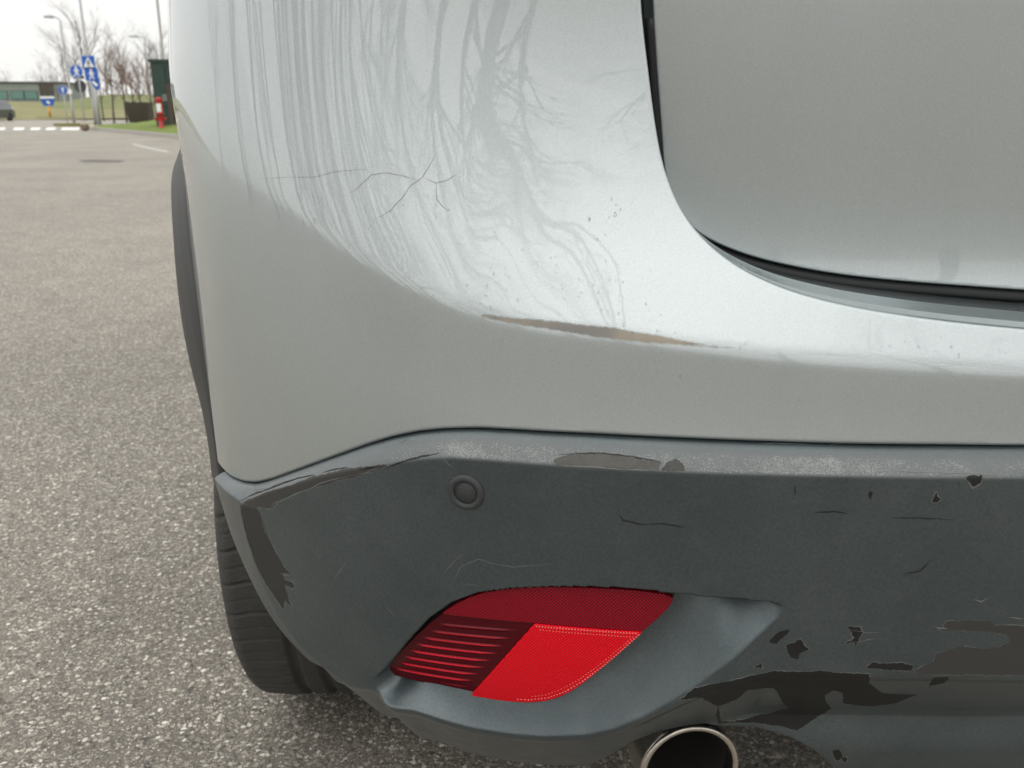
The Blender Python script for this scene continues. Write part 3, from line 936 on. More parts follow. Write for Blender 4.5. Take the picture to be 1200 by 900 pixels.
# rubber seal under and beside the tailgate
pl = smooth_line(sz_tail, 2)
seal_pts = [tail_fn(np.array(s), np.array(z)) + np.array([0, 0.010, -0.0085]) for s, z in pl if s > -0.02 and z < 1.0]
mb = MB(); mb.tube([tuple(p) for p in seal_pts], 0.0056, 10)
mb.tube([(-p[0], p[1], p[2]) for p in seal_pts], 0.0056, 8)
mb.build('rubber_seal', M_RUBBER, car, smooth=True)
# dark sheet metal behind the gap
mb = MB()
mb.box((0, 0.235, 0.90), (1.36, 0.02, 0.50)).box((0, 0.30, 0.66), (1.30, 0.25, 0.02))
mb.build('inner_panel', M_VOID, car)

# ---------------- thin paint cracks and scratches that follow the surface
def ribbon(mb, px, offn, width, lift=0.00025, jit=0.6, fn=None, seed=0, taper=True):
    rng_ = random.Random(seed)
    fine = []
    for (a, b) in zip(px[:-1], px[1:]):
        L = math.hypot(b[0] - a[0], b[1] - a[1]); k = max(1, int(L / 5))
        for i in range(k):
            t = i / k
            fine.append((a[0] + (b[0] - a[0]) * t + rng_.uniform(-jit, jit), a[1] + (b[1] - a[1]) * t + rng_.uniform(-jit, jit)))
    fine.append(px[-1])
    sz = unproject(offn, fine, fn=fn)
    F_ = fn or (lambda s, z: surf(s, z, offn(s, z)))
    P = F_(sz[:, 0], sz[:, 1]); e = 5e-4
    n = np.cross(F_(sz[:, 0], sz[:, 1] + e) - P, F_(sz[:, 0] + e, sz[:, 1]) - P)
    n /= np.linalg.norm(n, axis=1, keepdims=True)
    tt = np.gradient(P, axis=0); tt /= np.linalg.norm(tt, axis=1, keepdims=True) + 1e-12
    b = np.cross(n, tt)
    m = len(P); base = len(mb.v)
    for i in range(m):
        w = width * (rng_.uniform(0.55, 1.25)) * (min(1, 0.25 + 3 * min(i, m - 1 - i) / m) if taper else 1)
        for sgn in (-1, 1):
            mb.v.append(tuple(P[i] + b[i] * w * sgn / 2 + n[i] * lift))
    for i in range(m - 1):
        k = base + 2 * i
        mb.q.append([k, k + 1, k + 3, k + 2])

Z1 = lambda pts: [(250 + x / 3.871, 170 + y / 3.871) for x, y in pts]
cr = MB()
for k, (pts, w) in enumerate([
        (Z1([(210, 153), (340, 146), (470, 144), (540, 122), (640, 113), (706, 110)]), .0005),
        (Z1([(600, 230), (660, 190), (715, 137), (760, 127), (800, 128), (870, 143), (925, 157)]), .0006),
        (Z1([(720, 345), (800, 300), (850, 245), (900, 180), (950, 145), (1010, 40)]), .0005),
        (Z1([(950, 145), (985, 163), (1012, 172), (1060, 160), (1105, 130)]), .0005),
        (Z1([(1012, 172), (1013, 245), (1035, 275), (1065, 300)]), .0007)]):
    ribbon(cr, pts, off_b, w, seed=k, jit=0.35)
tag(cr.build('paint_crack', M_CRACK, bumper), kind='stuff')
Z4 = lambda pts: [(250 + x / 5.625, 540 + y / 5.625) for x, y in pts]
Z6 = lambda pts: [(480 + x / 2.857, 340 + y / 2.857) for x, y in pts]
Z7 = lambda pts: [(780 + x / 2.857, 460 + y / 2.857) for x, y in pts]
dk = MB()
for k, (pts, w) in enumerate([
        (Z4([(180, 262), (260, 220), (370, 185), (480, 140), (560, 115), (660, 92)]), .0022),
        (Z4([(720, 78), (800, 55), (890, 45)]), .0014), (Z4([(960, 60), (1030, 48), (1100, 32)]), .0016),
        ([(450, 549), (470, 542), (490, 536), (505, 533), (515, 531)], .0016),
        (Z4([(182, 262), (190, 350), (205, 430), (230, 520)]), .0012), (Z4([(245, 545), (265, 612)]), .0012),
        (Z6([(500, 552), (540, 547), (620, 545), (700, 550), (780, 563), (840, 575)]), .0008),
        (Z6([(695, 745), (715, 770), (760, 782), (800, 785)]), .0012), (Z6([(800, 785), (850, 782), (920, 795)]), .0009),
        (Z7([(500, 402), (560, 398), (610, 405)]), .0012), (Z7([(760, 420), (850, 420), (960, 425)]), .0008),
        (Z7([(510, 275), (512, 298)]), .0018), (Z7([(607, 285), (608, 302)]), .0014), (Z7([(432, 310), (433, 345)]), .0010), (Z7([(980, 295), (982, 315)]), .0016),
        (Z7([(800, 605), (850, 598), (890, 560)]), .0010)]):
    ribbon(dk, pts, off_c, w, seed=20 + k, jit=0.5)
tag(dk.build('gouge', M_SCRDARK, cladding), kind='stuff')
lt = MB()
for k, (pts, w) in enumerate([
        (Z4([(270, 192), (330, 178), (370, 172), (420, 150), (500, 125), (560, 108), (640, 92)]), .0018),
        (Z4([(290, 308), (335, 306), (375, 325), (400, 275), (470, 258), (520, 225), (620, 190), (700, 150), (800, 122), (930, 92)]), .0007),
        (Z4([(935, 90), (1000, 78), (1060, 55), (1100, 40)]), .0006),
        (Z4([(310, 345), (335, 430), (345, 475), (365, 497)]), .0006), (Z4([(440, 738), (470, 752), (512, 757)]), .0006),
        (Z4([(880, 368), (945, 390)]), .0004), (Z4([(800, 780), (850, 700), (885, 650)]), .0005),
        ([(513, 532), (522, 540), (534, 551)], .0008),
        (Z6([(480, 575), (520, 588), (600, 592), (740, 602), (830, 603), (850, 590)]), .0006),
        (Z7([(780, 262), (900, 265), (1000, 268), (1120, 275)]), .0018), (Z7([(1010, 300), (1028, 322), (1060, 300)]), .0010),
        (Z7([(320, 170), (420, 172), (500, 178)]), .0008), (Z7([(550, 180), (570, 172), (600, 174)]), .0008),
        (Z7([(1035, 692), (1055, 700), (1080, 688)]), .0014), (Z7([(1150, 752), (1200, 757)]), .0012), (Z7([(900, 785), (945, 790)]), .0010),
        ([(527, 690), (540, 664), (560, 655), (580, 661), (600, 664), (645, 661)], .0005), ([(520, 672), (535, 655), (548, 645)], .0004),
        ([(480, 540), (490, 536), (500, 530)], .0006), ([(470, 520), (478, 514)], .0008),
        ([(450, 707), (462, 722)], .0004), ([(996, 738), (1014, 741), (1030, 741)], .0006), ([(1000, 752), (1028, 748)], .0006),
        ([(540, 690), (548, 684), (560, 686)], .0005)]):
    ribbon(lt, pts, off_c, w, seed=60 + k, jit=0.5)
tag(lt.build('scratch', M_SCRATCH, cladding), kind='stuff')

# ---------------- rain drops left on the paint
def droplets(name, parent, fn, boxes, seed):
    rg = random.Random(seed); mb = MB(); px, rr = [], []
    for (x0, y0, x1, y1, n_) in boxes:
        for _ in range(n_):
            px.append((rg.uniform(x0, x1), rg.uniform(y0, y1))); rr.append(rg.choice((.0004, .0005, .0006, .0007, .0009)) * rg.uniform(.8, 1.2))
    sz = unproject(None, px, (-0.1, 1.1), fn=fn); e = 5e-4
    P = fn(sz[:, 0], sz[:, 1])
    nn = np.cross(fn(sz[:, 0], sz[:, 1] + e) - P, fn(sz[:, 0] + e, sz[:, 1]) - P); nn /= np.linalg.norm(nn, axis=1, keepdims=True)
    for p, n_, r in zip(P, nn, rr):
        if np.hypot(*(project(p) - 0)) > 3000: continue
        w = np.array([0, 0, 1.0]); u = np.cross(w, n_); u /= np.linalg.norm(u) + 1e-9; w = np.cross(n_, u)
        st = rg.choice((1.0, 1.0, 1.3, 2.2)); b = len(mb.v)
        for ring, (q, hgt) in enumerate(((1.0, -0.02), (0.8, 0.35), (0.4, 0.55))):
            for k_ in range(8):
                a_ = math.pi * k_ / 4
                mb.v.append(tuple(p + u * r * q * math.cos(a_) + w * r * q * st * math.sin(a_) + n_ * r * hgt))
        mb.v.append(tuple(p + n_ * r * 0.6))
        for ring in range(2):
            for k_ in range(8):
                k2 = (k_ + 1) % 8
                mb.q.append([b + ring * 8 + k_, b + ring * 8 + k2, b + ring * 8 + 8 + k2, b + ring * 8 + 8 + k_])
        for k_ in range(8): mb.t.append([b + 16 + k_, b + 16 + (k_ + 1) % 8, b + 24])
    o = mb.build(name, M_WATER, parent, True); tag(o, kind='stuff'); return o
mw, _n, _l, _p = material('rain_water')
_p.inputs['Base Color'].default_value = (0.95, 0.97, 0.97, 1); _p.inputs['Roughness'].default_value = 0.02
_p.inputs['IOR'].default_value = 1.33; _p.inputs['Transmission Weight'].default_value = 1.0
M_WATER = mw
bump_fn = lambda s, z: surf(s, z, off_b(s, z))
droplets('rain_droplets', bumper, bump_fn, [(330, 230, 740, 365, 80), (560, 300, 780, 390, 40), (700, 290, 800, 395, 20), (860, 395, 1180, 425, 25), (260, 300, 560, 480, 14), (600, 420, 1180, 500, 16)], 4)
droplets('rain_droplets', tailgate, tail_fn, [(800, 20, 1190, 260, 22)], 9)

# ---------------- reflector set in the recess
Z5 = lambda pts: [(420 + x / 3, 660 + y / 3) for x, y in pts]
LENS_OUT = Z5([(85, 385), (150, 310), (230, 230), (330, 150), (420, 108), (520, 92), (640, 84), (800, 87), (960, 95), (1112, 115), (1090, 158), (1035, 208), (960, 272), (880, 342), (800, 412), (740, 452), (680, 478), (600, 488), (500, 480), (400, 464), (250, 427)])
def off_l(s, z):
    return off_c(s, np.maximum(z, z_under(s) + 0.02), False) - 0.0005
def lens_fn_off(s, z):
    c = lens_center
    return off_l(s, z) - 2.2 * ((s - c[0]) ** 2 * 0.25 + (z - c[1]) ** 2) * 0.5
lens_center = (0.55, 0.45)
lo = unproject(lens_fn_off, LENS_OUT)
lens_center = tuple(lo.mean(0))
lo = unproject(lens_fn_off, LENS_OUT)
lz_h = unproject(lens_fn_off, Z5([(250, 176), (290, 180), (400, 192), (620, 212), (800, 228), (990, 240), (1080, 246)]))
lz_d = unproject(lens_fn_off, Z5([(640, 190), (620, 212), (560, 280), (480, 370), (398, 462), (380, 482)]))
reflector = bpy.data.objects.new('rear_reflector', None); COL.objects.link(reflector); reflector.parent = car
def lens_zone(name, which, mat):
    st = 0.0005 if which == 'ridge' else 0.0009
    sg = np.arange(lo[:, 0].min() - .01, lo[:, 0].max() + .01, st); zg = np.arange(lo[:, 1].min() - .01, lo[:, 1].max() + .01, st)
    S, Z = np.meshgrid(sg, zg, indexing='ij')
    f = sdf_poly(S, Z, round_poly(lo, 1))
    hh = curve_fn(lz_h, 0.004); up = Z - hh(S)
    o = np.argsort(lz_d[:, 1]); dd = np.interp(Z, lz_d[o, 1], lz_d[o, 0]); left = S - dd
    off = lens_fn_off(S, Z); crest_glint = 0 * S
    gap = 0.0005
    if which == 'top':
        f = np.minimum(f, up - gap)
    elif which == 'ridge':
        f = np.minimum(np.minimum(f, -up - gap), left - gap)
        # horizontal prisms pressed into the lens
        ph = (Z + 0.11 * S) / 0.0085
        saw = ph - np.floor(ph)
        edge = sstep(0.004, 0.012, f) * sstep(0.0, 0.02, left - 0.004)
        off = off - 0.0012 + edge * (0.0022 * sstep(0.55, 0.9, saw) * (1 - sstep(0.93, 1.0, saw)))
        low = sstep(0.0, 0.045, -up)
        crest_glint = edge * sstep(0.84, 0.90, saw) * (1 - sstep(0.93, 0.99, saw)) * (0.15 + 0.75 * low)  # brighter red painted along the ridges for light refracted by the prisms
    else:
        f = np.minimum(np.minimum(f, -up - gap), -left - gap)
        off = off + 0.0012
    P = surf(S, Z, off)
    v, q, t, a = clip_grid(P, f, {'crest_glint': crest_glint}, [(0.0003, 0.0004, (0, 0, 0)), (0.0005, 0.002, (0, 0, 0)), (0.0005, 0.008, (0, 0, 0))])
    return link(name, mesh_from(name, v, q, t, a), mat, reflector)
lens_zone('upper_lens', 'top', M_LTOP)
lens_zone('ridged_lens', 'ridge', M_LRIDGE)
bright = lens_zone('bright_reflector', 'bright', M_LREFL)
# rows of moulded beads along the rim of the bright panel
bead = MB()
def beads(px, r):
    pts = []
    for (a, b) in zip(px[:-1], px[1:]):
        k = max(1, int(math.hypot(b[0] - a[0], b[1] - a[1]) / 3.4))
        pts += [(a[0] + (b[0] - a[0]) * i / k, a[1] + (b[1] - a[1]) * i / k) for i in range(k)]
    sz = unproject(lens_fn_off, pts)
    for p in surf(sz[:, 0], sz[:, 1], lens_fn_off(sz[:, 0], sz[:, 1]) + 0.0012):
        b = len(bead.v)
        for dx, dy, dz in ((1, 0, 0), (0, 0, 1), (-1, 0, 0), (0, 0, -1), (0, -.7, 0)):
            bead.v.append((p[0] + dx * r, p[1] + dy * r, p[2] + dz * r))
        for i in range(4): bead.t.append([b + i, b + (i + 1) % 4, b + 4])
beads(Z5([(628, 220), (720, 228), (860, 238), (985, 246)]), .0011)
beads(Z5([(640, 232), (720, 240), (860, 250), (965, 258)]), .0008)
beads(Z5([(985, 250), (930, 300), (860, 360), (790, 412), (730, 448), (670, 470), (600, 478), (550, 476)]), .0012)
beads(Z5([(965, 258), (915, 300), (845, 358), (775, 408), (715, 440), (660, 460), (600, 468)]), .0008)
M_BEAD = plain('pale_red_bead', (0.85, 0.10, 0.09), 0.12, coat=1.0)
tag(bead.build('moulded_bead', M_BEAD, reflector, smooth=False), kind='stuff')
# back plate that closes the recess behind the lens
sg = np.arange(lo[:, 0].min() - .01, lo[:, 0].max() + .01, .003); zg = np.arange(lo[:, 1].min() - .01, lo[:, 1].max() + .01, .003)
S, Z = np.meshgrid(sg, zg, indexing='ij')
v, q, t, a = clip_grid(surf(S, Z, lens_fn_off(S, Z) - 0.008), sdf_poly(S, Z, lo) + 0.0015)
link('lens_housing', mesh_from('lens_housing', v, q, t), M_VOID, reflector)

# mirrored reflector on the far side of the car
ref2 = bpy.data.objects.new('rear_reflector', None); COL.objects.link(ref2); ref2.parent = car; ref2.scale = (-1, 1, 1)
for ch in list(reflector.children):
    c = ch.copy(); COL.objects.link(c); c.parent = ref2

# ---------------- parking sensor
def sensor(px, mirror=False):
    s, z = unproject(off_c, [px])[0]
    P = surf(np.array(s), np.array(z), off_c(np.array(s), np.array(z)))
    e = 1e-3
    n = np.cross(surf(np.array(s), np.array(z + e), off_c(np.array(s), np.array(z + e))) - P, surf(np.array(s + e), np.array(z), off_c(np.array(s + e), np.array(z))) - P)
    n = Vector(n / np.linalg.norm(n)); P = Vector(P)
    if mirror: n.x, P.x = -n.x, -P.x
    root = bpy.data.objects.new('parking_sensor', None); COL.objects.link(root); root.parent = car
    root.location = P; root.rotation_euler = n.to_track_quat('Z', 'Y').to_euler()
    ring = MB(); ring.lathe([(-0.004, 0.0158), (0.0004, 0.0158), (0.0018, 0.0150), (0.0026, 0.0132), (0.0026, 0.0112), (0.0016, 0.0100), (-0.0035, 0.0097)], (0, 0, 0), 'z', 56)
    ring.build('ring', M_SENSOR, root, smooth=True)
    disc = MB(); disc.lathe([(-0.004, 0.0092), (0.0006, 0.0092), (0.0011, 0.0088), (0.0011, 0.0)], (0, 0, 0), 'z', 48)
    disc.build('disc', M_SENSOR, root, smooth=True)
    return root
sensor((546, 577)); sensor((546, 577), True)

# ---------------- wheel-arch moulding: a flared band around each wheel opening
def side_x(y, z, side=-1):
    s = s_of_y(y) if np.ndim(y) else float(s_of_y(np.array([y]))[0])
    p = surf(np.atleast_1d(s), np.atleast_1d(z), off_b(np.atleast_1d(s), np.atleast_1d(z)))
    return p
def arch_point(a, r, o, cy):
    k = (abs(math.cos(a)) ** ARCH_N + abs(math.sin(a) / ARCH_V) ** ARCH_N) ** (1 / ARCH_N)
    y, z = cy - r / k * math.cos(a), AXLE_Z + r / k * math.sin(a)
    s = float(np.interp(y, TY, TS)) if y < CAR_L else TS[-1]
    b = surf(np.array(s), np.array(z), off_b(np.array(s), np.array(max(z, 0.5))))
    return np.array([b[0] + np.interp(s, TS, TNX) * o, b[1] + np.interp(s, TS, TNY) * o, z])
# how far the moulding stands out along its run, taken from its outline in the photograph
FL_A, FL_O = [], []
for deg in range(18, 88, 2):
    best = (1e9, 0.0)
    for o in np.linspace(0.001, 0.040, 40):
        u_ = project(arch_point(rad(deg), ARCH_IN + 0.012, o, AXLE_Y))
        want = np.interp(u_[1], [160, 250, 300, 350, 400, 450, 500, 545, 570], [203, 202, 205, 209, 216, 228, 243, 257, 264])
        if abs(u_[0] - want) < best[0]: best = (abs(u_[0] - want), o)
    FL_A.append(deg); FL_O.append(best[1])
FL_O = np.convolve(np.pad(FL_O, 2, 'edge'), np.ones(5) / 5, 'valid')
print('flare', [round(float(x), 3) for x in FL_O])
def arch(side, cy, a0, a1):
    prof = [(ARCH_R + 0.004, -0.004), (ARCH_R + 0.003, 0.10), (ARCH_R - 0.008, 0.5), (ARCH_R - 0.03, 0.88), (ARCH_IN + 0.012, 1.0), (ARCH_IN + 0.002, 0.85), (ARCH_IN - 0.003, 0.3), (ARCH_IN - 0.004, -0.03)]
    ang = np.linspace(a0, a1, 90)
    V = []
    for a in ang:
        am = math.degrees(min(a, math.pi - a)); K = float(np.interp(am, FL_A, FL_O))
        for r, o in prof:
            p = arch_point(a, r, o * K if o > 0 else o, cy)
            V.append((side * -1 * p[0], p[1], p[2]))
    m = len(prof); q = []
    for i in range(len(ang) - 1):
        for k in range(m - 1):
            f_ = [i * m + k, (i + 1) * m + k, (i + 1) * m + k + 1, i * m + k + 1]
            q.append(f_ if side < 0 else f_[::-1])
    return link('wheel_arch', mesh_from('wheel_arch', V, q), M_ARCH, car)
for sd in (-1, 1):
    arch(sd, AXLE_Y, rad(21), rad(182)); arch(sd, FRONT_AXLE_Y, rad(-2), rad(178))

# ---------------- wheels
def tyre_mesh():
    R, W = 0.355, 0.250
    na, nw = 1440, 72
    a = np.linspace(0, 2 * math.pi, na, endpoint=False)
    # profile from inner bead over the tread to the outer bead
    w = np.linspace(-1, 1, nw)
    prof_x, prof_r = [], []
    key = [(-0.90, 0.225), (-0.99, 0.25), (-1.0, 0.285), (-0.965, 0.325), (-0.90, 0.342), (-0.80, 0.3505), (-0.5, 0.3545), (0, 0.3555), (0.5, 0.3545), (0.80, 0.3505), (0.90, 0.342), (0.965, 0.325), (1.0, 0.285), (0.99, 0.25), (0.90, 0.225)]
    key = np.array(key); L = np.concatenate([[0], np.cumsum(np.hypot(np.diff(key[:, 0] * W / 2), np.diff(key[:, 1])))])
    # denser over the tread
    u = np.concatenate([np.linspace(0, .28, 12, endpoint=False), np.linspace(.28, .72, 60, endpoint=False), np.linspace(.72, 1, 13)]) * L[-1]
    X = np.interp(u, L, key[:, 0]) * W / 2; Rr = np.interp(u, L, key[:, 1])
    k = np.array([.25, .5, .25])
    X[1:-1] = np.convolve(X, k, 'valid'); Rr[1:-1] = np.convolve(Rr, k, 'valid')
    AA, XX = np.meshgrid(a, X, indexing='ij'); RR = np.tile(Rr, (na, 1))
    d = np.zeros_like(RR)
    for gx in (0.034, -0.004, -0.042, -0.075):
        d = np.maximum(d, 0.007 * sstep(0.0075, 0.0035, np.abs(XX - gx)))
    # curved lateral sipes across the shoulder blocks
    ax = np.abs(XX)
    for off_, wd, dep in ((0.0, 0.0026, 0.0045), (0.5, 0.0009, 0.0018)):
        ph = AA / (2 * math.pi) * 46 + off_ + np.sign(XX) * 0.25 + 14 * (ax - 0.06) ** 2 / 0.05 * 0.35
        fr = np.abs(ph - np.round(ph)) * (2 * math.pi * 0.355 / 46)
        d = np.maximum(d, dep * sstep(wd, wd * 0.4, fr) * sstep(0.044, 0.048, XX) * sstep(0.124, 0.116, ax))
    ph = AA / (2 * math.pi) * 80 + 4 * XX
    fr = np.abs(ph - np.round(ph)) * (2 * math.pi * 0.355 / 80)
    d = np.maximum(d, 0.0025 * sstep(0.0012, 0.0005, fr) * (ax < 0.047) * ((ax > 0.023)))
    # flattened contact patch
    RR = RR - d
    Z = RR * np.sin(AA); Y = RR * np.cos(AA)
    Z = np.maximum(Z, -0.3535)
    V = np.stack([XX, Y, Z], -1).reshape(-1, 3)
    m = len(X); idx = np.arange(na * m).reshape(na, m); nx_ = np.roll(idx, -1, 0)
    Q = np.stack([idx[:, :-1], nx_[:, :-1], nx_[:, 1:], idx[:, 1:]], -1).reshape(-1, 4)
    return mesh_from('tyre', V, Q)
me_tyre = tyre_mesh(); me_tyre.materials.append(M_TYRE)
mb = MB()
mb.lathe([(-0.10, 0.228), (-0.095, 0.215), (0.085, 0.215), (0.10, 0.229), (0.098, 0.236)], (0, 0, 0), 'x', 64)
mb.lathe([(0.06, 0.0), (0.075, 0.04), (0.06, 0.07), (0.02, 0.075)], (0, 0, 0), 'x', 32)
for k in range(5):
    for dd in (-0.16, 0.16):
        t = 2 * math.pi * k / 5
        mb.tube([(0.055, 0.06 * math.cos(t + dd * 2), 0.06 * math.sin(t + dd * 2)), (0.078, 0.15 * math.cos(t + dd), 0.15 * math.sin(t + dd)), (0.085, 0.22 * math.cos(t + dd), 0.22 * math.sin(t + dd))], [0.022, 0.018, 0.016], 8)
me_rim = mb.mesh('rim', True); me_rim.materials.append(M_RIM)
mb = MB(); mb.lathe([(-0.02, 0.0), (-0.02, 0.15), (0.0, 0.15), (0.0, 0.0)], (0, 0, 0), 'x', 40)
me_disc = mb.mesh('brake_disc'); me_disc.materials.append(M_SOOT)
for sx in (-1, 1):
    for cy in (AXLE_Y, FRONT_AXLE_Y):
        wheel = bpy.data.objects.new('wheel', None); COL.objects.link(wheel); wheel.parent = car
        wheel.location = (sx * WHEEL_X, cy, AXLE_Z); 
        if sx < 0: wheel.rotation_euler = (0, 0, math.pi)
        for nm, me in (('tyre', me_tyre), ('rim', me_rim), ('brake_disc', me_disc)):
            link(nm, me, None, wheel)
# wheel-well liners and floor pan
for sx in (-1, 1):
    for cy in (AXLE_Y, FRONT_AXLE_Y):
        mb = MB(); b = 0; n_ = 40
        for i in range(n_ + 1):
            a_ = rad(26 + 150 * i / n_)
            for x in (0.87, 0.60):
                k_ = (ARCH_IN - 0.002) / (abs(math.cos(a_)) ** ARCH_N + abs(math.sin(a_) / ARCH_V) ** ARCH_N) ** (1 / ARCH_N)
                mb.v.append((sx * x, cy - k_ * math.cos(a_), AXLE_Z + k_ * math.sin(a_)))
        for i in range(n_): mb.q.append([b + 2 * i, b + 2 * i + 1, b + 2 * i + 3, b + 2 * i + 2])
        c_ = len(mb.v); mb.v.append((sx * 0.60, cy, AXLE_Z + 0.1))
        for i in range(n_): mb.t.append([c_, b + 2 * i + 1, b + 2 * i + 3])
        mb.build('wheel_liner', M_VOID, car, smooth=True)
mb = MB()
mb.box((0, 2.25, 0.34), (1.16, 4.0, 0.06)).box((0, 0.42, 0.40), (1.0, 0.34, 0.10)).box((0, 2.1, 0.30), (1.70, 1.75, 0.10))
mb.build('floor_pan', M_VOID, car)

# ---------------- exhaust
ex = at_dist(808, 905, 0.70)
EXY, EXX, EXZ = 0.085, None, None
d_ = ray(809, 904); tt_ = (0.085 - CAM[1]) / d_[1]; ec = CAM + d_ * tt_
print('exhaust', ec)
mb = MB()
R0 = 0.0485
prof = [(0.20, R0 - 0.006), (0.006, R0 - 0.0005), (0.0025, R0), (0.0005, R0 - 0.0005), (-0.0010, R0 - 0.0025), (-0.0005, R0 - 0.0050), (0.002, R0 - 0.0065), (0.004, R0 - 0.0068), (0.02, R0 - 0.0066)]
mb.lathe(prof, (0, 0, 0), 'y', 96)
o = mb.build('exhaust_tip', M_STEEL, car, smooth=True)
o.location = ec; o.rotation_euler = (rad(-3), 0, rad(4))
mb = MB(); mb.lathe([(0.018, R0 - 0.0066), (0.05, R0 - 0.008), (0.12, R0 - 0.012), (0.13, 0.0)], (0, 0, 0), 'y', 64)
mb.lathe([(0.19, R0 - 0.004), (0.26, R0 - 0.012), (0.5, R0 - 0.012)], (0, 0, 0), 'y', 32)
mb.lathe([(0.5, 0.0), (0.5, 0.09), (0.52, 0.10), (0.95, 0.10), (0.97, 0.09), (0.97, 0.0)], (0, 0, 0), 'y', 32)
o2 = mb.build('exhaust_pipe', M_SOOT, car, smooth=True)
o2.location = ec; o2.rotation_euler = o.rotation_euler

# ---------------- rest of the body (seen only from other viewpoints, and by its shade)
def body_part(step):
    sg = np.arange(s_of_y(SEAM_Y) + 0.002, S_END - 0.001, step); zg = np.arange(0.44, 1.0751, step)
    S, Z = np.meshgrid(sg, zg, indexing='ij')
    P = surf(S, Z, off_b(np.minimum(S, 1.3), Z))
    nose = sstep(CAR_L - 1.0, CAR_L, P[..., 1])
    P[..., 1] -= nose * 0.25 * np.maximum(Z - 0.6, 0)
    P[..., 2] -= nose * 0.14 * (Z - 0.44) / 0.63
    f = np.minimum(arch_dist(P) - ARCH_R, arch_dist(P, FRONT_AXLE_Y) - ARCH_R)
    return clip_grid(P, f, {'scrape': np.full(S.shape, -60.0)}, [(0.002, 0.004, (0, 0, 0)), (0.002, 0.03, (0, 0, 0))])
b_ = body_part(0.02)
v, q, t, a = mirror_join(b_, b_)
link('body_side', mesh_from('body_side', v, q, t, a), M_SILVER, car)
for sx in (-1, 1):
    mb = MB(); mb.box((sx * 0.905, 2.11, 0.40), (0.05, 1.60, 0.16)); mb.build('sill', M_BLACKPL, car)
def loft(name, secs, mat, parent=car):
    """secs: (y, [(x, z), ...]) half outlines from centre outwards; mirrored"""
    V, Q = [], []
    m = len(secs[0][1]) * 2 - 1
    for y, h in secs:
        full = [(-x, z) for x, z in h[::-1]] + list(h[1:])
        for x, z in full: V.append((x, y + (0.0), z))
    for i in range(len(secs) - 1):
        for k in range(m - 1): Q.append([i * m + k, i * m + k + 1, (i + 1) * m + k + 1, (i + 1) * m + k])
    me = mesh_from(name, V, Q)
    me.attributes.new('scrape', 'FLOAT', 'POINT').data.foreach_set('value', np.full(len(V), -60.0, np.float32))
    return link(name, me, mat, parent)
loft('roof', [(0.40, [(0, 1.60), (.35, 1.595), (.56, 1.56), (.61, 1.52)]), (1.0, [(0, 1.685), (.35, 1.68), (.58, 1.64), (.64, 1.59)]), (2.0, [(0, 1.69), (.35, 1.685), (.58, 1.645), (.65, 1.59)]), (2.75, [(0, 1.62), (.35, 1.615), (.56, 1.57), (.63, 1.52)])], M_SILVER)
loft('rear_window', [(0.25, [(0, 1.10), (.35, 1.10), (.60, 1.09), (.72, 1.08)]), (0.40, [(0, 1.595), (.35, 1.59), (.55, 1.55), (.60, 1.515)])], M_GLASS)
loft('windscreen', [(2.75, [(0, 1.615), (.35, 1.61), (.55, 1.565), (.62, 1.515)]), (3.55, [(0, 1.07), (.35, 1.06), (.65, 1.04), (.80, 1.03)])], M_GLASS)
loft('bonnet', [(3.40, [(0, 1.065), (.4, 1.055), (.75, 1.02), (.85, 0.99)]), (4.0, [(0, 1.00), (.4, .99), (.72, .96), (.84, .93)]), (4.42, [(0, .86), (.4, .85), (.6, .83), (.66, .81)])], M_SILVER)
for sx in (-1, 1):
    me = bpy.data.meshes.new('side_window')
    me.from_pydata([(sx * .86, 0.95, 1.07), (sx * .86, 3.45, 1.03), (sx * .635, 2.72, 1.53), (sx * .65, 2.0, 1.60), (sx * .645, 1.0, 1.60)], [], [[0, 1, 2, 3, 4] if sx > 0 else [4, 3, 2, 1, 0]])
    link('side_window', me, M_GLASS, car)
    # tail lamp wrapped round the corner above the bumper
    sg = np.linspace(0.50, 1.0, 50); zg = np.linspace(1.072, 1.20, 12)
    S, Z = np.meshgrid(sg, zg, indexing='ij')
    P = surf(S, Z, -0.06 - 0.25 * (Z - 1.05) + 0.008)
    vv, qq, tq, _ = clip_grid(P, np.minimum(np.minimum(S - .5, 1.0 - S) + 1e-4, 0.02 + 0 * S))
    if sx > 0: vv = vv * np.array([-1, 1, 1]); qq = qq[:, ::-1]; tq = tq[:, ::-1]
    link('tail_lamp', mesh_from('tail_lamp', vv, qq, tq), M_TAIL, car)
    # rear pillar between tail lamp, side glass and roof
    outer = [(.70, .30, 1.06), (.885, .62, 1.06), (.885, 1.05, 1.06), (.66, 1.05, 1.605), (.625, .62, 1.575), (.605, .40, 1.53)]
    mb = MB(); mb.v += [(sx * x, y, z) for x, y, z in outer] + [(sx * (x - .05), y + .02, z - .02) for x, y, z in outer]
    mb.q += [[0, 1, 4, 5], [1, 2, 3, 4], [6, 11, 10, 7], [7, 10, 9, 8]] + [[i, i + 6, (i + 1) % 6 + 6, (i + 1) % 6] for i in range(6)]
    o = mb.build('rear_pillar', M_SILVER, car)
    o.data.attributes.new('scrape', 'FLOAT', 'POINT').data.foreach_set('value', np.full(12, -60.0, np.float32))
    mb = MB(); mb.box((sx * 0.98, 3.15, 1.08), (0.20, 0.12, 0.13), 0, 0.85); mb.build('door_mirror', M_SILVER, car)
    for y in (1.45, 2.45):
        mb = MB(); mb.tube([(sx * .945, y, .96), (sx * .965, y + .06, .965), (sx * .965, y + .14, .965), (sx * .945, y + .20, .96)], .012, 8); mb.build('door_handle', M_SILVER, car, True)

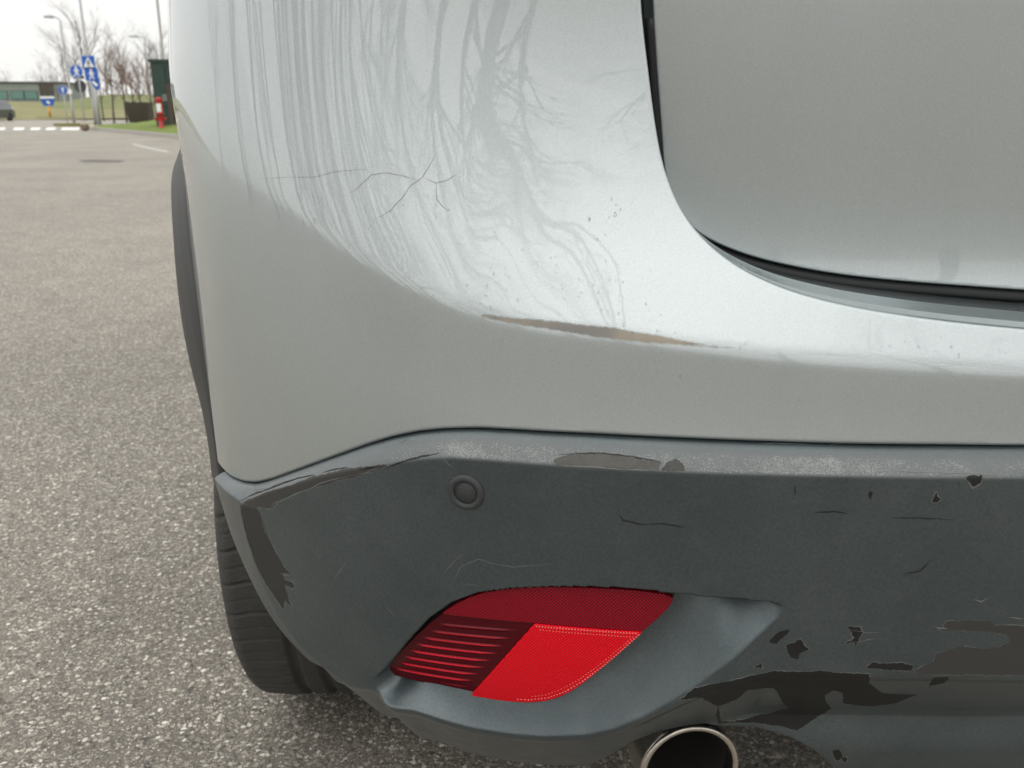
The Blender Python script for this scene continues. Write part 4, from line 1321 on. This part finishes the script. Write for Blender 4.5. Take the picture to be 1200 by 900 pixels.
# ================================================================== bare winter trees
M_BARK = plain('grey_bark', (0.085, 0.072, 0.060), 0.9, var=0.2, scale=3, bump=0.6, bscale=40)
M_TWIG = plain('brown_twigs', (0.13, 0.098, 0.078), 0.9, var=0.2, scale=1)
M_TWIGR = plain('reddish_twigs', (0.17, 0.115, 0.085), 0.9, var=0.2, scale=1)

def tree_meshes(seed, height, spread=0.45, kids=(9, 6, 6, 5), trunk_frac=0.35, r0=None):
    """trunk mesh and a crown of limbs and twigs, base at the origin"""
    rg = random.Random(seed)
    tr, cw = MB(), MB()
    r0 = r0 or height * 0.018
    def grow(p, d, L, r, lvl):
        segs = 5 if lvl == 0 else (4 if lvl == 1 else 3)
        pts, rs = [p.copy()], [r]
        q = p.copy(); dd = d.copy()
        for i in range(segs):
            dd = (dd + Vector((rg.uniform(-1, 1), rg.uniform(-1, 1), rg.uniform(-0.3, 0.8))) * (0.06 if lvl == 0 else 0.17)).normalized()
            q = q + dd * L / segs
            pts.append(q.copy()); rs.append(r * (1 - 0.75 * (i + 1) / segs))
        (tr if lvl == 0 else cw).tube(pts, rs, (9, 6, 4, 3, 3)[lvl], cap=False)
        if lvl >= len(kids): return
        for k in range(kids[lvl]):
            f = (trunk_frac + (1 - trunk_frac) * (k + rg.random() * 0.8) / kids[lvl]) if lvl == 0 else rg.uniform(0.25, 1.0)
            x = f * segs; i = min(int(x), segs - 1); w = x - i
            b = pts[i].lerp(pts[i + 1], w); br = rs[i] * (1 - w) + rs[i + 1] * w
            tang = (pts[i + 1] - pts[i]).normalized()
            side = tang.orthogonal().normalized(); side.rotate(Matrix.Rotation(rg.uniform(0, 6.28), 3, tang))
            ang = rg.uniform(0.35, 0.8) if lvl else rg.uniform(spread * 0.8, spread * 1.7)
            nd = (tang * math.cos(ang) + side * math.sin(ang) + Vector((0, 0, 0.12))).normalized()
            grow(b, nd, L * (rg.uniform(0.42, 0.62) if lvl == 0 else rg.uniform(0.4, 0.65)) * (1 - 0.35 * f), max(br * 0.62, r0 * 0.02), lvl + 1)
    grow(Vector((0, 0, -0.05)), Vector((0, 0, 1)), height * 0.92, r0, 0)
    return tr.mesh('trunk', True), cw.mesh('crown', True)

def plant_tree(name, meshes, loc, rz, sc, label, group, mt=None, mc=None):
    r = thing(name, loc, label, 'tree', group, rz); r.scale = (sc, sc, sc)
    link('trunk', meshes[0], None, r); link('crown', meshes[1], None, r)
    return r
TREES = []
for sd, hh, sp in ((3, 9.0, 0.50), (8, 8.5, 0.42), (21, 10.0, 0.55)):
    m_ = tree_meshes(sd, hh, sp)
    m_[0].materials.append(M_BARK); m_[1].materials.append(M_BARK); TREES.append(m_)
# avenue behind the photographer: it is what the paint mirrors; last ones added to darken the left corner
spots = [(-17, -9.5), (-13.2, -10.2), (-10.2, -9.2), (-7.4, -10.5), (-4.9, -9.4), (-2.9, -7.6), (0.4, -9.8), (3.2, -9.0), (6.4, -10.4), (9.8, -9.3), (-22, -8.0), (-19.5, -3.0), (-21, 2.5), (-23, 8.0), (-15.5, -13.5), (-12, -14.2), (-9, -13.2), (-6, -14.5), (-3.4, -13.0), (-14.5, -6.2), (-17.5, -5.0), (-25, -12), (-20, -14), (-24, -2), (-11.5, -3.2), (-13.2, -0.4), (-12.2, -7.2), (-9.6, -6.0), (-15.0, 2.2), (-10.6, -4.8)]
for i, (x, y) in enumerate(spots):
    plant_tree('bare_tree', TREES[i % 3], (x, y, 0), i * 1.7, 0.85 + 0.3 * ((i * 37) % 10) / 10, 'tall bare tree of the avenue behind the parked silver car', 'bare avenue trees behind the silver car')

# ================================================================== the street beyond the car
def loc(px, D, z=0.0):
    """place at forward distance D and height z that the photograph shows in column px"""
    y = 126.0
    for _ in range(6):
        p = at_dist(px, y, D)
        y += (p[2] - z) / D * FPX * 1.05
    return np.array([p[0], p[1], z])
def height_at(px, row, D): return float(at_dist(px, row, D)[2])

M_GRASS = leafy('lawn', (0.10, 0.16, 0.022), (0.19, 0.235, 0.045), 1.2)
M_GRASSD = leafy('dry_verge', (0.17, 0.17, 0.06), (0.27, 0.25, 0.12), 0.5)
M_GRASSB = leafy('rough_bank_grass', (0.14, 0.165, 0.055), (0.20, 0.21, 0.09), 0.4)
M_KERB = plain('kerb_stone', (0.36, 0.34, 0.31), 0.85, bump=0.4, bscale=30)
M_PAINT = plain('road_paint', (0.78, 0.77, 0.73), 0.7, var=0.08, scale=9)
M_GALV = plain('galvanised_steel', (0.42, 0.43, 0.43), 0.45, metal=0.6)
M_BLUE = plain('sign_blue', (0.012, 0.095, 0.42), 0.4)
M_WHITE = plain('sign_white', (0.80, 0.80, 0.80), 0.4)
M_BLACK = plain('sign_black', (0.015, 0.015, 0.015), 0.5)
M_BACK = plain('sign_back_grey', (0.05, 0.055, 0.055), 0.6)
M_GREEN = plain('kiosk_green', (0.018, 0.045, 0.034), 0.5, var=0.12, scale=2)
M_RED = plain('hydrant_red', (0.42, 0.022, 0.025), 0.45)
M_WOOD = plain('weathered_boards', (0.075, 0.058, 0.048), 0.85, var=0.2, scale=8)
M_YEL = plain('post_orange', (0.62, 0.30, 0.05), 0.5)
M_WALL = plain('pale_grey_green_wall', (0.24, 0.27, 0.25), 0.8, var=0.05, scale=0.4)
M_WALLD = plain('dark_shutter', (0.055, 0.06, 0.06), 0.7)
M_PANE = plain('teal_pane', (0.12, 0.24, 0.21), 0.15)
M_CARD = plain('dark_car_paint', (0.02, 0.028, 0.034), 0.2, coat=1.0)
M_LAMPW = plain('white_headlamp', (0.85, 0.85, 0.8), 0.2)
M_STONE = plain('pale_stone', (0.50, 0.46, 0.38), 0.9, bump=0.5, bscale=20)
M_BROWNS = plain('brown_stone', (0.20, 0.14, 0.10), 0.9)

def relief(name, x0, x1, y0, y1, zf, mat, nx=60, ny=24, kind='structure'):
    X, Y = np.meshgrid(np.linspace(x0, x1, nx), np.linspace(y0, y1, ny), indexing='ij')
    Z = zf(X, Y)
    i = np.arange(nx * ny).reshape(nx, ny)
    Q = np.stack([i[:-1, :-1], i[1:, :-1], i[1:, 1:], i[:-1, 1:]], -1).reshape(-1, 4)
    return tag(link(name, mesh_from(name, np.stack([X, Y, Z], -1).reshape(-1, 3), Q), mat), kind=kind)

# far verge rising towards the building, and the grass bank behind the saplings
relief('grass_verge', -260, 200, 74, 230, lambda X, Y: 0.10 + 1.75 * sstep(78, 165, Y) + 0.08 * np.sin(X * 0.31 + Y * 0.2), M_GRASSD, 80, 40)
bx0, bx1 = loc(74, 130)[0], loc(330, 130)[0]
relief('grass_bank', bx0 - 6, bx1, 96, 175, lambda X, Y: 0.05 + 2.7 * sstep(102, 138, Y) * sstep(bx0 - 6, bx0 + 5, X) - 2.6 * sstep(150, 175, Y), M_GRASSB, 70, 40)

# kerbed lawn wedge: low mound beside the turning
wedge = [ground(104, 152.5), ground(150, 156.5), ground(215, 163.5), loc(330, 24), loc(330, 60), loc(190, 52), loc(118, 46.5)]
wp = np.array([(p[0], p[1]) for p in wedge])
gx, gy = np.meshgrid(np.linspace(wp[:, 0].min(), wp[:, 0].max(), 110), np.linspace(wp[:, 1].min(), wp[:, 1].max(), 110), indexing='ij')
d_ = sdf_poly(gx, gy, wp)
gz = 0.13 + 0.62 * sstep(0.2, 6.0, d_) + 0.02 * np.sin(gx * 3.1) * np.sin(gy * 2.3)
v, q, t, a = clip_grid(np.stack([gx, gy, gz], -1), d_ - 0.12, None, [(0.01, 0.05, (0, 0, 0)), (0.01, 0.25, (0, 0, 0))], flip=True)
tag(link('lawn', mesh_from('lawn', v, q, t), M_GRASS), kind='structure')
def mound(x, y): return float(0.13 + 0.62 * sstep(0.2, 6.0, sdf_poly(np.array([x]), np.array([y]), wp))[0])
mb = MB()
for a_, b_ in zip(wp, np.roll(wp, -1, 0)):
    L_ = np.hypot(*(b_ - a_)); c_ = (a_ + b_) / 2
    mb.box((c_[0], c_[1], 0.065), (L_, 0.14, 0.13), math.atan2(b_[1] - a_[1], b_[0] - a_[0]))
tag(mb.build('kerb', M_KERB), kind='structure')
# narrow planted islands in the road
for (xa, xb, D, w, nm) in ((66, 112, 50, 2.6, 'verge_strip'), (47, 96, 84, 5.0, 'traffic_island')):
    a_, b_ = loc(xa, D), loc(xb, D); n_ = 24; c_ = (a_ + b_) / 2; r_ = abs(b_[0] - a_[0]) / 2
    ring = [(c_[0] + r_ * math.cos(2 * math.pi * k / n_), c_[1] + w / 2 * math.sin(2 * math.pi * k / n_)) for k in range(n_)]
    mb = MB(); mb.prism(ring, ((0, 0, 0.14), (1, 0, 0), (0, 1, 0)), 0.2)
    tag(mb.build(nm, M_GRASSD), kind='structure')

# zebra crossing
for k, (xa, xb) in enumerate(((-26, -14), (-6, 5), (15, 27), (35, 46), (53, 64), (71, 92))):
    pa, pb, pc, pd = ground(xa, 152.4), ground(xb, 152.4), ground(xb + 2, 149.6), ground(xa + 2, 149.6)
    tag(sheet('crossing_stripe', [(pa[0], pa[1]), (pb[0], pb[1]), (pc[0], pc[1]), (pd[0], pd[1])], 0.004, M_PAINT), kind='structure')
# faint worn line along the kerb and repair patches in the asphalt
M_WORN = plain('worn_road_paint', (0.42, 0.40, 0.365), 0.8, var=0.2, scale=12)
M_PATCH = plain('darker_asphalt_patch', (0.115, 0.105, 0.092), 0.8, var=0.2, scale=5, bump=0.5, bscale=60)
p_ = [ground(x, y) for x, y in ((156, 168), (172, 172), (185, 175), (197, 177), (197, 179), (184, 177), (171, 174), (155, 170))]
tag(sheet('road_line', [(q_[0], q_[1]) for q_ in p_], 0.004, M_WORN), kind='structure')
p_ = [ground(x, y) for x, y in ((92, 188), (110, 187), (130, 187.5), (146, 188.5), (140, 190.5), (118, 190.5), (98, 190))]
tag(sheet('asphalt_patch', [(q_[0], q_[1]) for q_ in p_], 0.004, M_PATCH), kind='structure')

# ---------------- signs
def disc_poly(r, n=28): return [(r * math.cos(2 * math.pi * k / n), r * math.sin(2 * math.pi * k / n)) for k in range(n)]
def sq(w, h, cx=0, cy=0): return [(cx - w / 2, cy - h / 2), (cx + w / 2, cy - h / 2), (cx + w / 2, cy + h / 2), (cx - w / 2, cy + h / 2)]
def front(o, poly, dy, name, mat, parent, th=0.004, cx=0.0, cz=0.0):
    mb = MB(); mb.prism([(x + cx, z + cz) for x, z in poly], ((o[0], o[1] - dy, o[2]), (1, 0, 0), (0, 0, 1)), th)
    return mb.build(name, mat, parent)
def walker(o, s, mat, parent, dy=0.012, child=False):
    """walking figure pictogram"""
    mb = MB(); fr = ((o[0], o[1] - dy, o[2]), (1, 0, 0), (0, 0, 1))
    mb.prism([(x * s, z * s + .36 * s) for x, z in disc_poly(0.10, 12)], fr, .003)
    for quad in ([(-.10, .24), (-.07, -.06), (.09, -.06), (.12, .24)], [(-.07, -.05), (-.24, -.44), (-.14, -.46), (.03, -.05)], [(.00, -.05), (.13, -.46), (.23, -.44), (.10, -.05)],
                 [(-.10, .22), (-.28, .0), (-.22, -.04), (-.05, .14)], [(.10, .22), (.28, .02), (.22, -.03), (.05, .14)]):
        mb.prism([(x * s, z * s) for x, z in quad], fr, .003)
    return mb.build('walking_figure', mat, parent)
def pole(root, h, r, base_z=0.0, tilt=0.0):
    mb = MB(); mb.tube([(0, 0, -0.1), (tilt * h, 0, h)], [r, r * 0.9], 10); return mb.build('pole', M_GALV, root, True)

# crossing sign mast: square crossing sign, square path sign, pointed blue plate
D = 46; b = loc(117, D)
r = thing('crossing_sign', b, 'thick grey mast with two square blue pedestrian signs, one above the other', 'road sign')
top = height_at(106, 70, D)
mb = MB(); mb.tube([(0, 0, -0.1), (0, 0, 1.2), (0, 0, top)], [0.10, 0.085, 0.06], 12); mb.build('pole', M_GALV, r, True)
zc1, zc2, zc3 = (height_at(106, yy, D) for yy in (73, 87, 99))
front((0.0, -.10, zc1), sq(.64, .62), 0, 'sign_face', M_WHITE, r, .02, -.10); front((0, -.10, zc1), sq(.60, .58), .006, 'blue_field', M_BLUE, r, .004, -.10)
front((0, -.10, zc1), [(-.24, -.22), (.24, -.22), (0, .24)], .012, 'white_triangle', M_WHITE, r, .004, -.10)
walker((-.10, -.10, zc1 - .05), .36, M_BLACK, r, .018)
front((0, -.10, zc2), sq(.64, .62), 0, 'sign_face', M_WHITE, r, .02, -.03); front((0, -.10, zc2), sq(.60, .58), .006, 'blue_field', M_BLUE, r, .004, -.03)
walker((-.03, -.10, zc2), .50, M_WHITE, r, .014)
front((0, -.10, zc3), [(-.20, .24), (.24, .24), (.24, -.08), (.12, -.30), (-.06, -.12)], 0, 'direction_plate', M_BLUE, r, .02, .05)
front((0, -.10, zc3), [(-.12, .12), (.08, -.10), (.16, -.02), (-.02, .16)], .01, 'white_arrow', M_WHITE, r, .004, .05)

# round footpath sign, with the back of another round sign below it
D = 48; b = loc(100, D)
r = thing('footpath_sign', b, 'round blue footpath sign with a white walker above a dark round sign back', 'road sign')
z1, z2 = height_at(92, 83.5, D), height_at(93, 101, D)
pole(r, z1 + .2, .035)
front((0, -.06, z1), disc_poly(.32), 0, 'sign_face', M_WHITE, r, .02, -.05); front((0, -.06, z1), disc_poly(.30), .006, 'blue_field', M_BLUE, r, .004, -.05)
walker((-.05, -.06, z1), .52, M_WHITE, r, .014)
front((0, .08, z2), disc_poly(.30), 0, 'sign_back', M_BACK, r, .02, -.02)
front((0, .08, z2 + .42), sq(.50, .16), 0, 'plate_back', M_BACK, r, .02, -.03)

# small arrow sign, small white sign
D = 56; b = loc(79.5, D)
r = thing('arrow_sign', b, 'round blue sign with a white upward arrow on a thin pole', 'road sign')
z1 = height_at(73, 105.4, D); pole(r, z1 + .2, .028)
front((0, -.05, z1), disc_poly(.27), 0, 'sign_face', M_WHITE, r, .02); front((0, -.05, z1), disc_poly(.255), .006, 'blue_field', M_BLUE, r)
front((0, -.05, z1), [(-.035, -.16), (.035, -.16), (.035, .03), (.10, .03), (0, .17), (-.10, .03), (-.035, .03)], .012, 'white_arrow', M_WHITE, r)
b = loc(87, D)
r = thing('small_white_sign', b, 'small white round sign on a thin grey pole beside the arrow sign', 'road sign')
z1 = height_at(82, 107.5, D); pole(r, z1 + .12, .026)
front((0, -.05, z1), disc_poly(.15, 16), 0, 'sign_face', M_WHITE, r, .02)

# keep-right marker on the island
D = 84; b = loc(59, D, .14)
r = thing('island_marker', b, 'blue rounded island marker with white top edge on an orange post', 'road sign')
z0, z1, z2 = height_at(58, 133, D) * 0, height_at(58, 124, D) - .14, height_at(58, 114, D) - .14
mb = MB(); mb.tube([(0, 0, 0), (0, 0, z1)], .11, 10); mb.build('post', M_YEL, r, True)
w_ = .55
front((0, -.10, z1), [(-w_ * .7, 0), (w_ * .7, 0), (w_, (z2 - z1) * .5), (w_, z2 - z1), (-w_, z2 - z1), (-w_, (z2 - z1) * .5)], 0, 'blue_panel', M_BLUE, r, .06)
front((0, -.10, z2), [(-w_ - .05, -.10), (w_ + .05, -.10), (w_ + .05, .08), (-w_ - .05, .08)], .01, 'white_edge', M_WHITE, r, .08)
front((0, -.10, (z1 + z2) / 2), [(-.12, -.05), (.12, -.24), (.22, -.12), (0, .10)], .012, 'white_arrow', M_WHITE, r)

# ---------------- lamp posts
def lamp_post(px, D, h, label, arm=-0.9, z=0.0):
    b = loc(px, D, z)
    r = thing('street_lamp', b, label, 'street lamp', 'street lamps along the road')
    mb = MB(); mb.tube([(0, 0, 0), (0, 0, 1.0), (0, 0, h - .25), (arm * .12, 0, h - .05), (arm * .4, 0, h)], [.09, .075, .05, .045, .04], 8); mb.build('pole', M_GALV, r, True)
    mb = MB(); mb.tube([(arm * .35, 0, h), (arm * .6, 0, h + .03), (arm, 0, h + .02)], [.06, .11, .07], 8); mb.build('lamp_head', M_GALV, r, True)
    return r
lamp_post(87, 60, height_at(77, 20, 60), 'grey street lamp with its short arm over the road behind the arrow sign')
lamp_post(113, 50, 10.5, 'tall grey lamp mast rising directly behind the square pedestrian signs', -1.4)
lamp_post(200, 48, 10.0, 'tall grey lamp mast standing behind the dark green kiosk', 1.2)
lamp_post(180, 95, height_at(169, 43, 95), 'thin distant street lamp above the bare saplings', -1.5)

# ---------------- kiosk, hydrant, planter, stones
D = 37.0; b = loc(179, D); x0 = b[0]; hk = height_at(180, 71, D)
r = thing('green_kiosk', (x0 + 1.1, D + .7, mound(x0 + .3, D) - .05), 'dark green metal kiosk standing on the lawn beside the red hydrant', 'kiosk')
hk2 = hk - r.location.z
mb = MB(); mb.box((0, 0, hk2 / 2), (2.2, 1.4, hk2)); mb.build('wall', M_GREEN, r)
mb = MB(); mb.box((0, 0, hk2 + .03), (2.32, 1.52, .10)); mb.build('roof', M_GREEN, r)
for k in range(4):
    mb = MB(); mb.box((-.82 + k * .55, -.715, hk2 * .62), (.50, .03, hk2 * .62)); mb.build('panel', M_GREEN, r)
mb = MB(); mb.box((-.62, -.74, hk2 * .45), (.26, .02, .26)); mb.build('notice', plain('grey_notice', (.16, .2, .18), .6), r)
mb = MB(); mb.box((-.45, -.80, hk2 * .33), (.20, .10, hk2 * .66)); mb.build('post', M_WOOD, r)

b = ground(186.5, 156); b[2] = mound(b[0], b[1] + .4)
r = thing('fire_hydrant', (b[0], b[1] + .4, b[2] - .02), 'red pillar hydrant with a white label plate on the lawn edge', 'hydrant')
hh = height_at(185, 113, b[1] + .4) - b[2]
mb = MB(); mb.lathe([(0, .0), (0, .13), (.05, .13), (.06, .085), (hh * .42, .085), (hh * .44, .12), (hh * .50, .13), (hh * .52, .115), (hh * .90, .115), (hh * .93, .14), (hh * .97, .12), (hh, .04), (hh, 0)], (0, 0, 0), 'z', 20); mb.build('body', M_RED, r, True)
for sx in (-1, 1):
    mb = MB(); mb.lathe([(0, 0), (0, .05), (.09, .05), (.10, .06), (.13, .06), (.13, 0)], (0, 0, 0), 'x', 12); o = mb.build('outlet', M_RED, r, True)
    o.location = (sx * .08, 0, hh * .30); o.scale = (sx, 1, 1)
front((0, -.122, hh * .66), sq(.17, .30), 0, 'label_plate', M_WHITE, r, .02)

D = 46; b = loc(166, D); z0 = mound(b[0], b[1])
r = thing('wooden_planter', (b[0], b[1], z0 - .03), 'dark brown slatted wooden planter flaring towards the top on the lawn', 'planter')
hp = height_at(164, 119, D) - z0
for k in range(9):
    u = -0.5 + (k + .5) / 9
    mb = MB()
    fr = ((0, -.28, 0), (1, 0, 0), (0, -.25, 1))
    mb.prism([((u - .05) * 0.9, 0), ((u + .05) * 0.9, 0), ((u + .052) * 1.1, hp + .03 * math.sin(k * 2.3)), ((u - .052) * 1.1, hp + .03 * math.sin(k * 2.3))], fr, .03)
    mb.build('board', M_WOOD, r)
for sx in (-1, 1):
    mb = MB(); mb.prism([(-.28, 0), (.28, 0), (.34, hp), (-.34, hp)], ((sx * .45, 0, 0), (0, sx, 0), (sx * .10 / hp, 0, 1)), .03); mb.build('side_board', M_WOOD, r)
mb = MB(); mb.prism([(-.45, 0), (.45, 0), (.55, hp), (-.55, hp)], ((0, .28, 0), (-1, 0, 0), (0, .2, 1)), .03); mb.build('back_board', M_WOOD, r)
mb = MB(); mb.box((0, 0, hp * .75), (.92, .5, .05)); mb.build('soil', M_BROWNS, r)

def stone(px, row, w, h, label, mat, capm=None):
    b = ground(px, row)
    r = thing('kerb_boulder', b, label, 'boulder')
    rg = random.Random(int(px)); bm = bmesh.new(); bmesh.ops.create_icosphere(bm, subdivisions=2, radius=1)
    for v_ in bm.verts:
        k = 1 + rg.uniform(-.12, .12)
        v_.co = Vector((v_.co.x * w / 2 * k, v_.co.y * w / 2 * k, max(v_.co.z, -.75) * h / 1.75 * k + h * .42))
    me = bpy.data.meshes.new('stone'); bm.to_mesh(me); bm.free(); link('stone', me, mat, r)
    if capm:
        mb = MB(); mb.box((0, 0, h * .98), (w * .95, w * .8, .14), .3, .8); mb.build('pale_cap', capm, r)
stone(100, 153.5, .34, .34, 'brown boulder with a pale top at the tip of the lawn', M_BROWNS, M_STONE)
stone(107.5, 152.2, .36, .26, 'low pale boulder beside the mast of the pedestrian signs', M_STONE)

# ---------------- saplings and background trees
SAP = []
for sd in (5, 14):
    m_ = tree_meshes(sd, 3.9, 0.62, (16, 8, 7), 0.36, 0.07); m_[0].materials.append(M_BARK); m_[1].materials.append(M_TWIGR); SAP.append(m_)
FAR = []
for sd in (31, 47):
    m_ = tree_meshes(sd, 12.0, 0.5, (10, 7, 6, 6), 0.2, 0.15); m_[0].materials.append(M_TWIG); m_[1].materials.append(M_TWIG); FAR.append(m_)
for k, (px, D, sc, lb) in enumerate(((134, 58, 1.0, 'bare reddish sapling nearest the pedestrian sign mast'), (149, 60, 1.02, 'bare reddish sapling left of the wooden planter'), (167, 63, .98, 'bare reddish sapling behind the wooden planter'), (122, 68, .9, 'slim bare sapling directly behind the sign mast'), (181, 70, 1.0, 'bare sapling partly hidden by the green kiosk'), (158, 75, 1.0, 'bare sapling farther back between the planter trees'))):
    plant_tree('bare_sapling', SAP[k % 2], loc(px, D), k * 2.1, sc, lb, 'bare saplings in the verge')
for k, (px, D, sc, zz) in enumerate(((110, 128, .95, 2.4), (97, 150, .80, 2.6), (62, 150, .50, 1.6), (70, 155, .52, 1.7), (16, 190, .55, 1.8), (152, 135, .72, 3.0), (176, 138, .70, 3.0), (128, 150, .80, 2.6), (196, 140, .75, 3.0), (56, 165, .55, 1.7), (84, 145, .8, 2.2), (40, 200, .5, 1.8))):
    p_ = loc(px, D, 0); plant_tree('distant_tree', FAR[k % 2], (p_[0], p_[1], zz - 1.2), k * 1.3, sc, 'bare tree standing far off beyond the grass bank', 'distant bare trees')
p_ = loc(-72, 26); plant_tree('bare_tree', TREES[1], (p_[0], p_[1], 0), 0.6, 0.95, 'bare tree by the road whose twigs hang over the crossing', None)

# ---------------- low building
D = 172; xa, xb = loc(-130, D)[0], loc(72, D)[0]; zt = height_at(30, 97, D); zb = 1.5
r = thing('low_building', ((xa + xb) / 2, D + 6, zb), 'long low grey-green building with a dark shuttered end beyond the verge', 'building')
W_, H_ = xb - xa, zt - zb
mb = MB(); mb.box((0, 0, H_ / 2), (W_, 12, H_)); mb.build('wall', M_WALL, r)
mb = MB(); mb.box((0, 0, H_ + .1), (W_ + .6, 12.6, .24)); mb.build('roof', M_WALLD, r)
xd = loc(57, D)[0] - r.location.x
mb = MB(); mb.box((xd, -6.05, H_ * .60), (2.4, .2, H_ * .72)); mb.build('shutter', M_WALLD, r)
for k, px in enumerate((-60, -40, -18, 3, 22, 38)):
    xw = loc(px, D)[0] - r.location.x
    mb = MB(); mb.box((xw, -6.03, H_ * .42), (2.3, .10, 1.5)); w_o = mb.build('window', M_WALLD, r)
    mb = MB(); mb.box((xw, -6.09, H_ * .42), (2.1, .04, 1.3)); mb.build('pane', M_PANE, w_o)

# ---------------- oncoming dark car
D = 68; b = loc(-13, D)
r = thing('dark_car', b, 'dark hatchback with pale headlamps approaching along the far road', 'car', None, rad(-6))
mb = MB()
secs = [(-2.0, .25, .62, .80), (-1.85, .22, .80, .86), (-1.2, .20, .92, .88), (-.9, .20, .96, .88), (1.6, .20, .98, .88), (2.0, .26, .90, .82)]
for y, z0, z1, hw in secs:
    mb.v += [(-hw, y, z0), (hw, y, z0), (hw, y, z1 - .18), (hw * .9, y, z1), (-hw * .9, y, z1), (-hw, y, z1 - .18)]
for i in range(len(secs) - 1):
    for k in range(6): mb.q.append([i * 6 + k, i * 6 + (k + 1) % 6, (i + 1) * 6 + (k + 1) % 6, (i + 1) * 6 + k])
mb.q += [[0, 5, 4, 1], [1, 4, 3, 2], [30, 31, 34, 35], [31, 32, 33, 34]]
mb.build('body', M_CARD, r, False)
mb = MB(); mb.v += [(-.78, -.95, .94), (.78, -.95, .94), (.60, -.15, 1.46), (-.60, -.15, 1.46)]; mb.q.append([0, 1, 2, 3]); mb.build('windscreen', plain('pale_windscreen', (.20, .23, .22), .06), r)
mb = MB(); mb.v += [(-.62, -.16, 1.47), (.62, -.16, 1.47), (.60, 1.4, 1.46), (-.60, 1.4, 1.46), (-.80, -.95, .95), (.80, -.95, .95), (.80, 1.8, .95), (-.80, 1.8, .95)]
mb.q += [[0, 1, 2, 3], [1, 5, 6, 2], [4, 0, 3, 7], [3, 2, 6, 7]]; mb.build('roof', M_CARD, r)
for sx in (-1, 1):
    mb = MB(); mb.tube([(sx * .60, -2.08, .60), (sx * .60, -1.85, .62)], [.22, .22], 12); mb.build('headlamp', M_LAMPW, r, True)
    for y in (-1.25, 1.3):
        mb = MB(); mb.lathe([(-.1, .0), (-.1, .28), (-.08, .31), (.08, .31), (.1, .28), (.1, 0)], (sx * .78, y, .31), 'x', 20); mb.build('wheel', M_TYRE, r, True)
mb = MB(); mb.box((0, -2.01, .42), (.9, .04, .16)); mb.build('grille', M_BLACK, r)
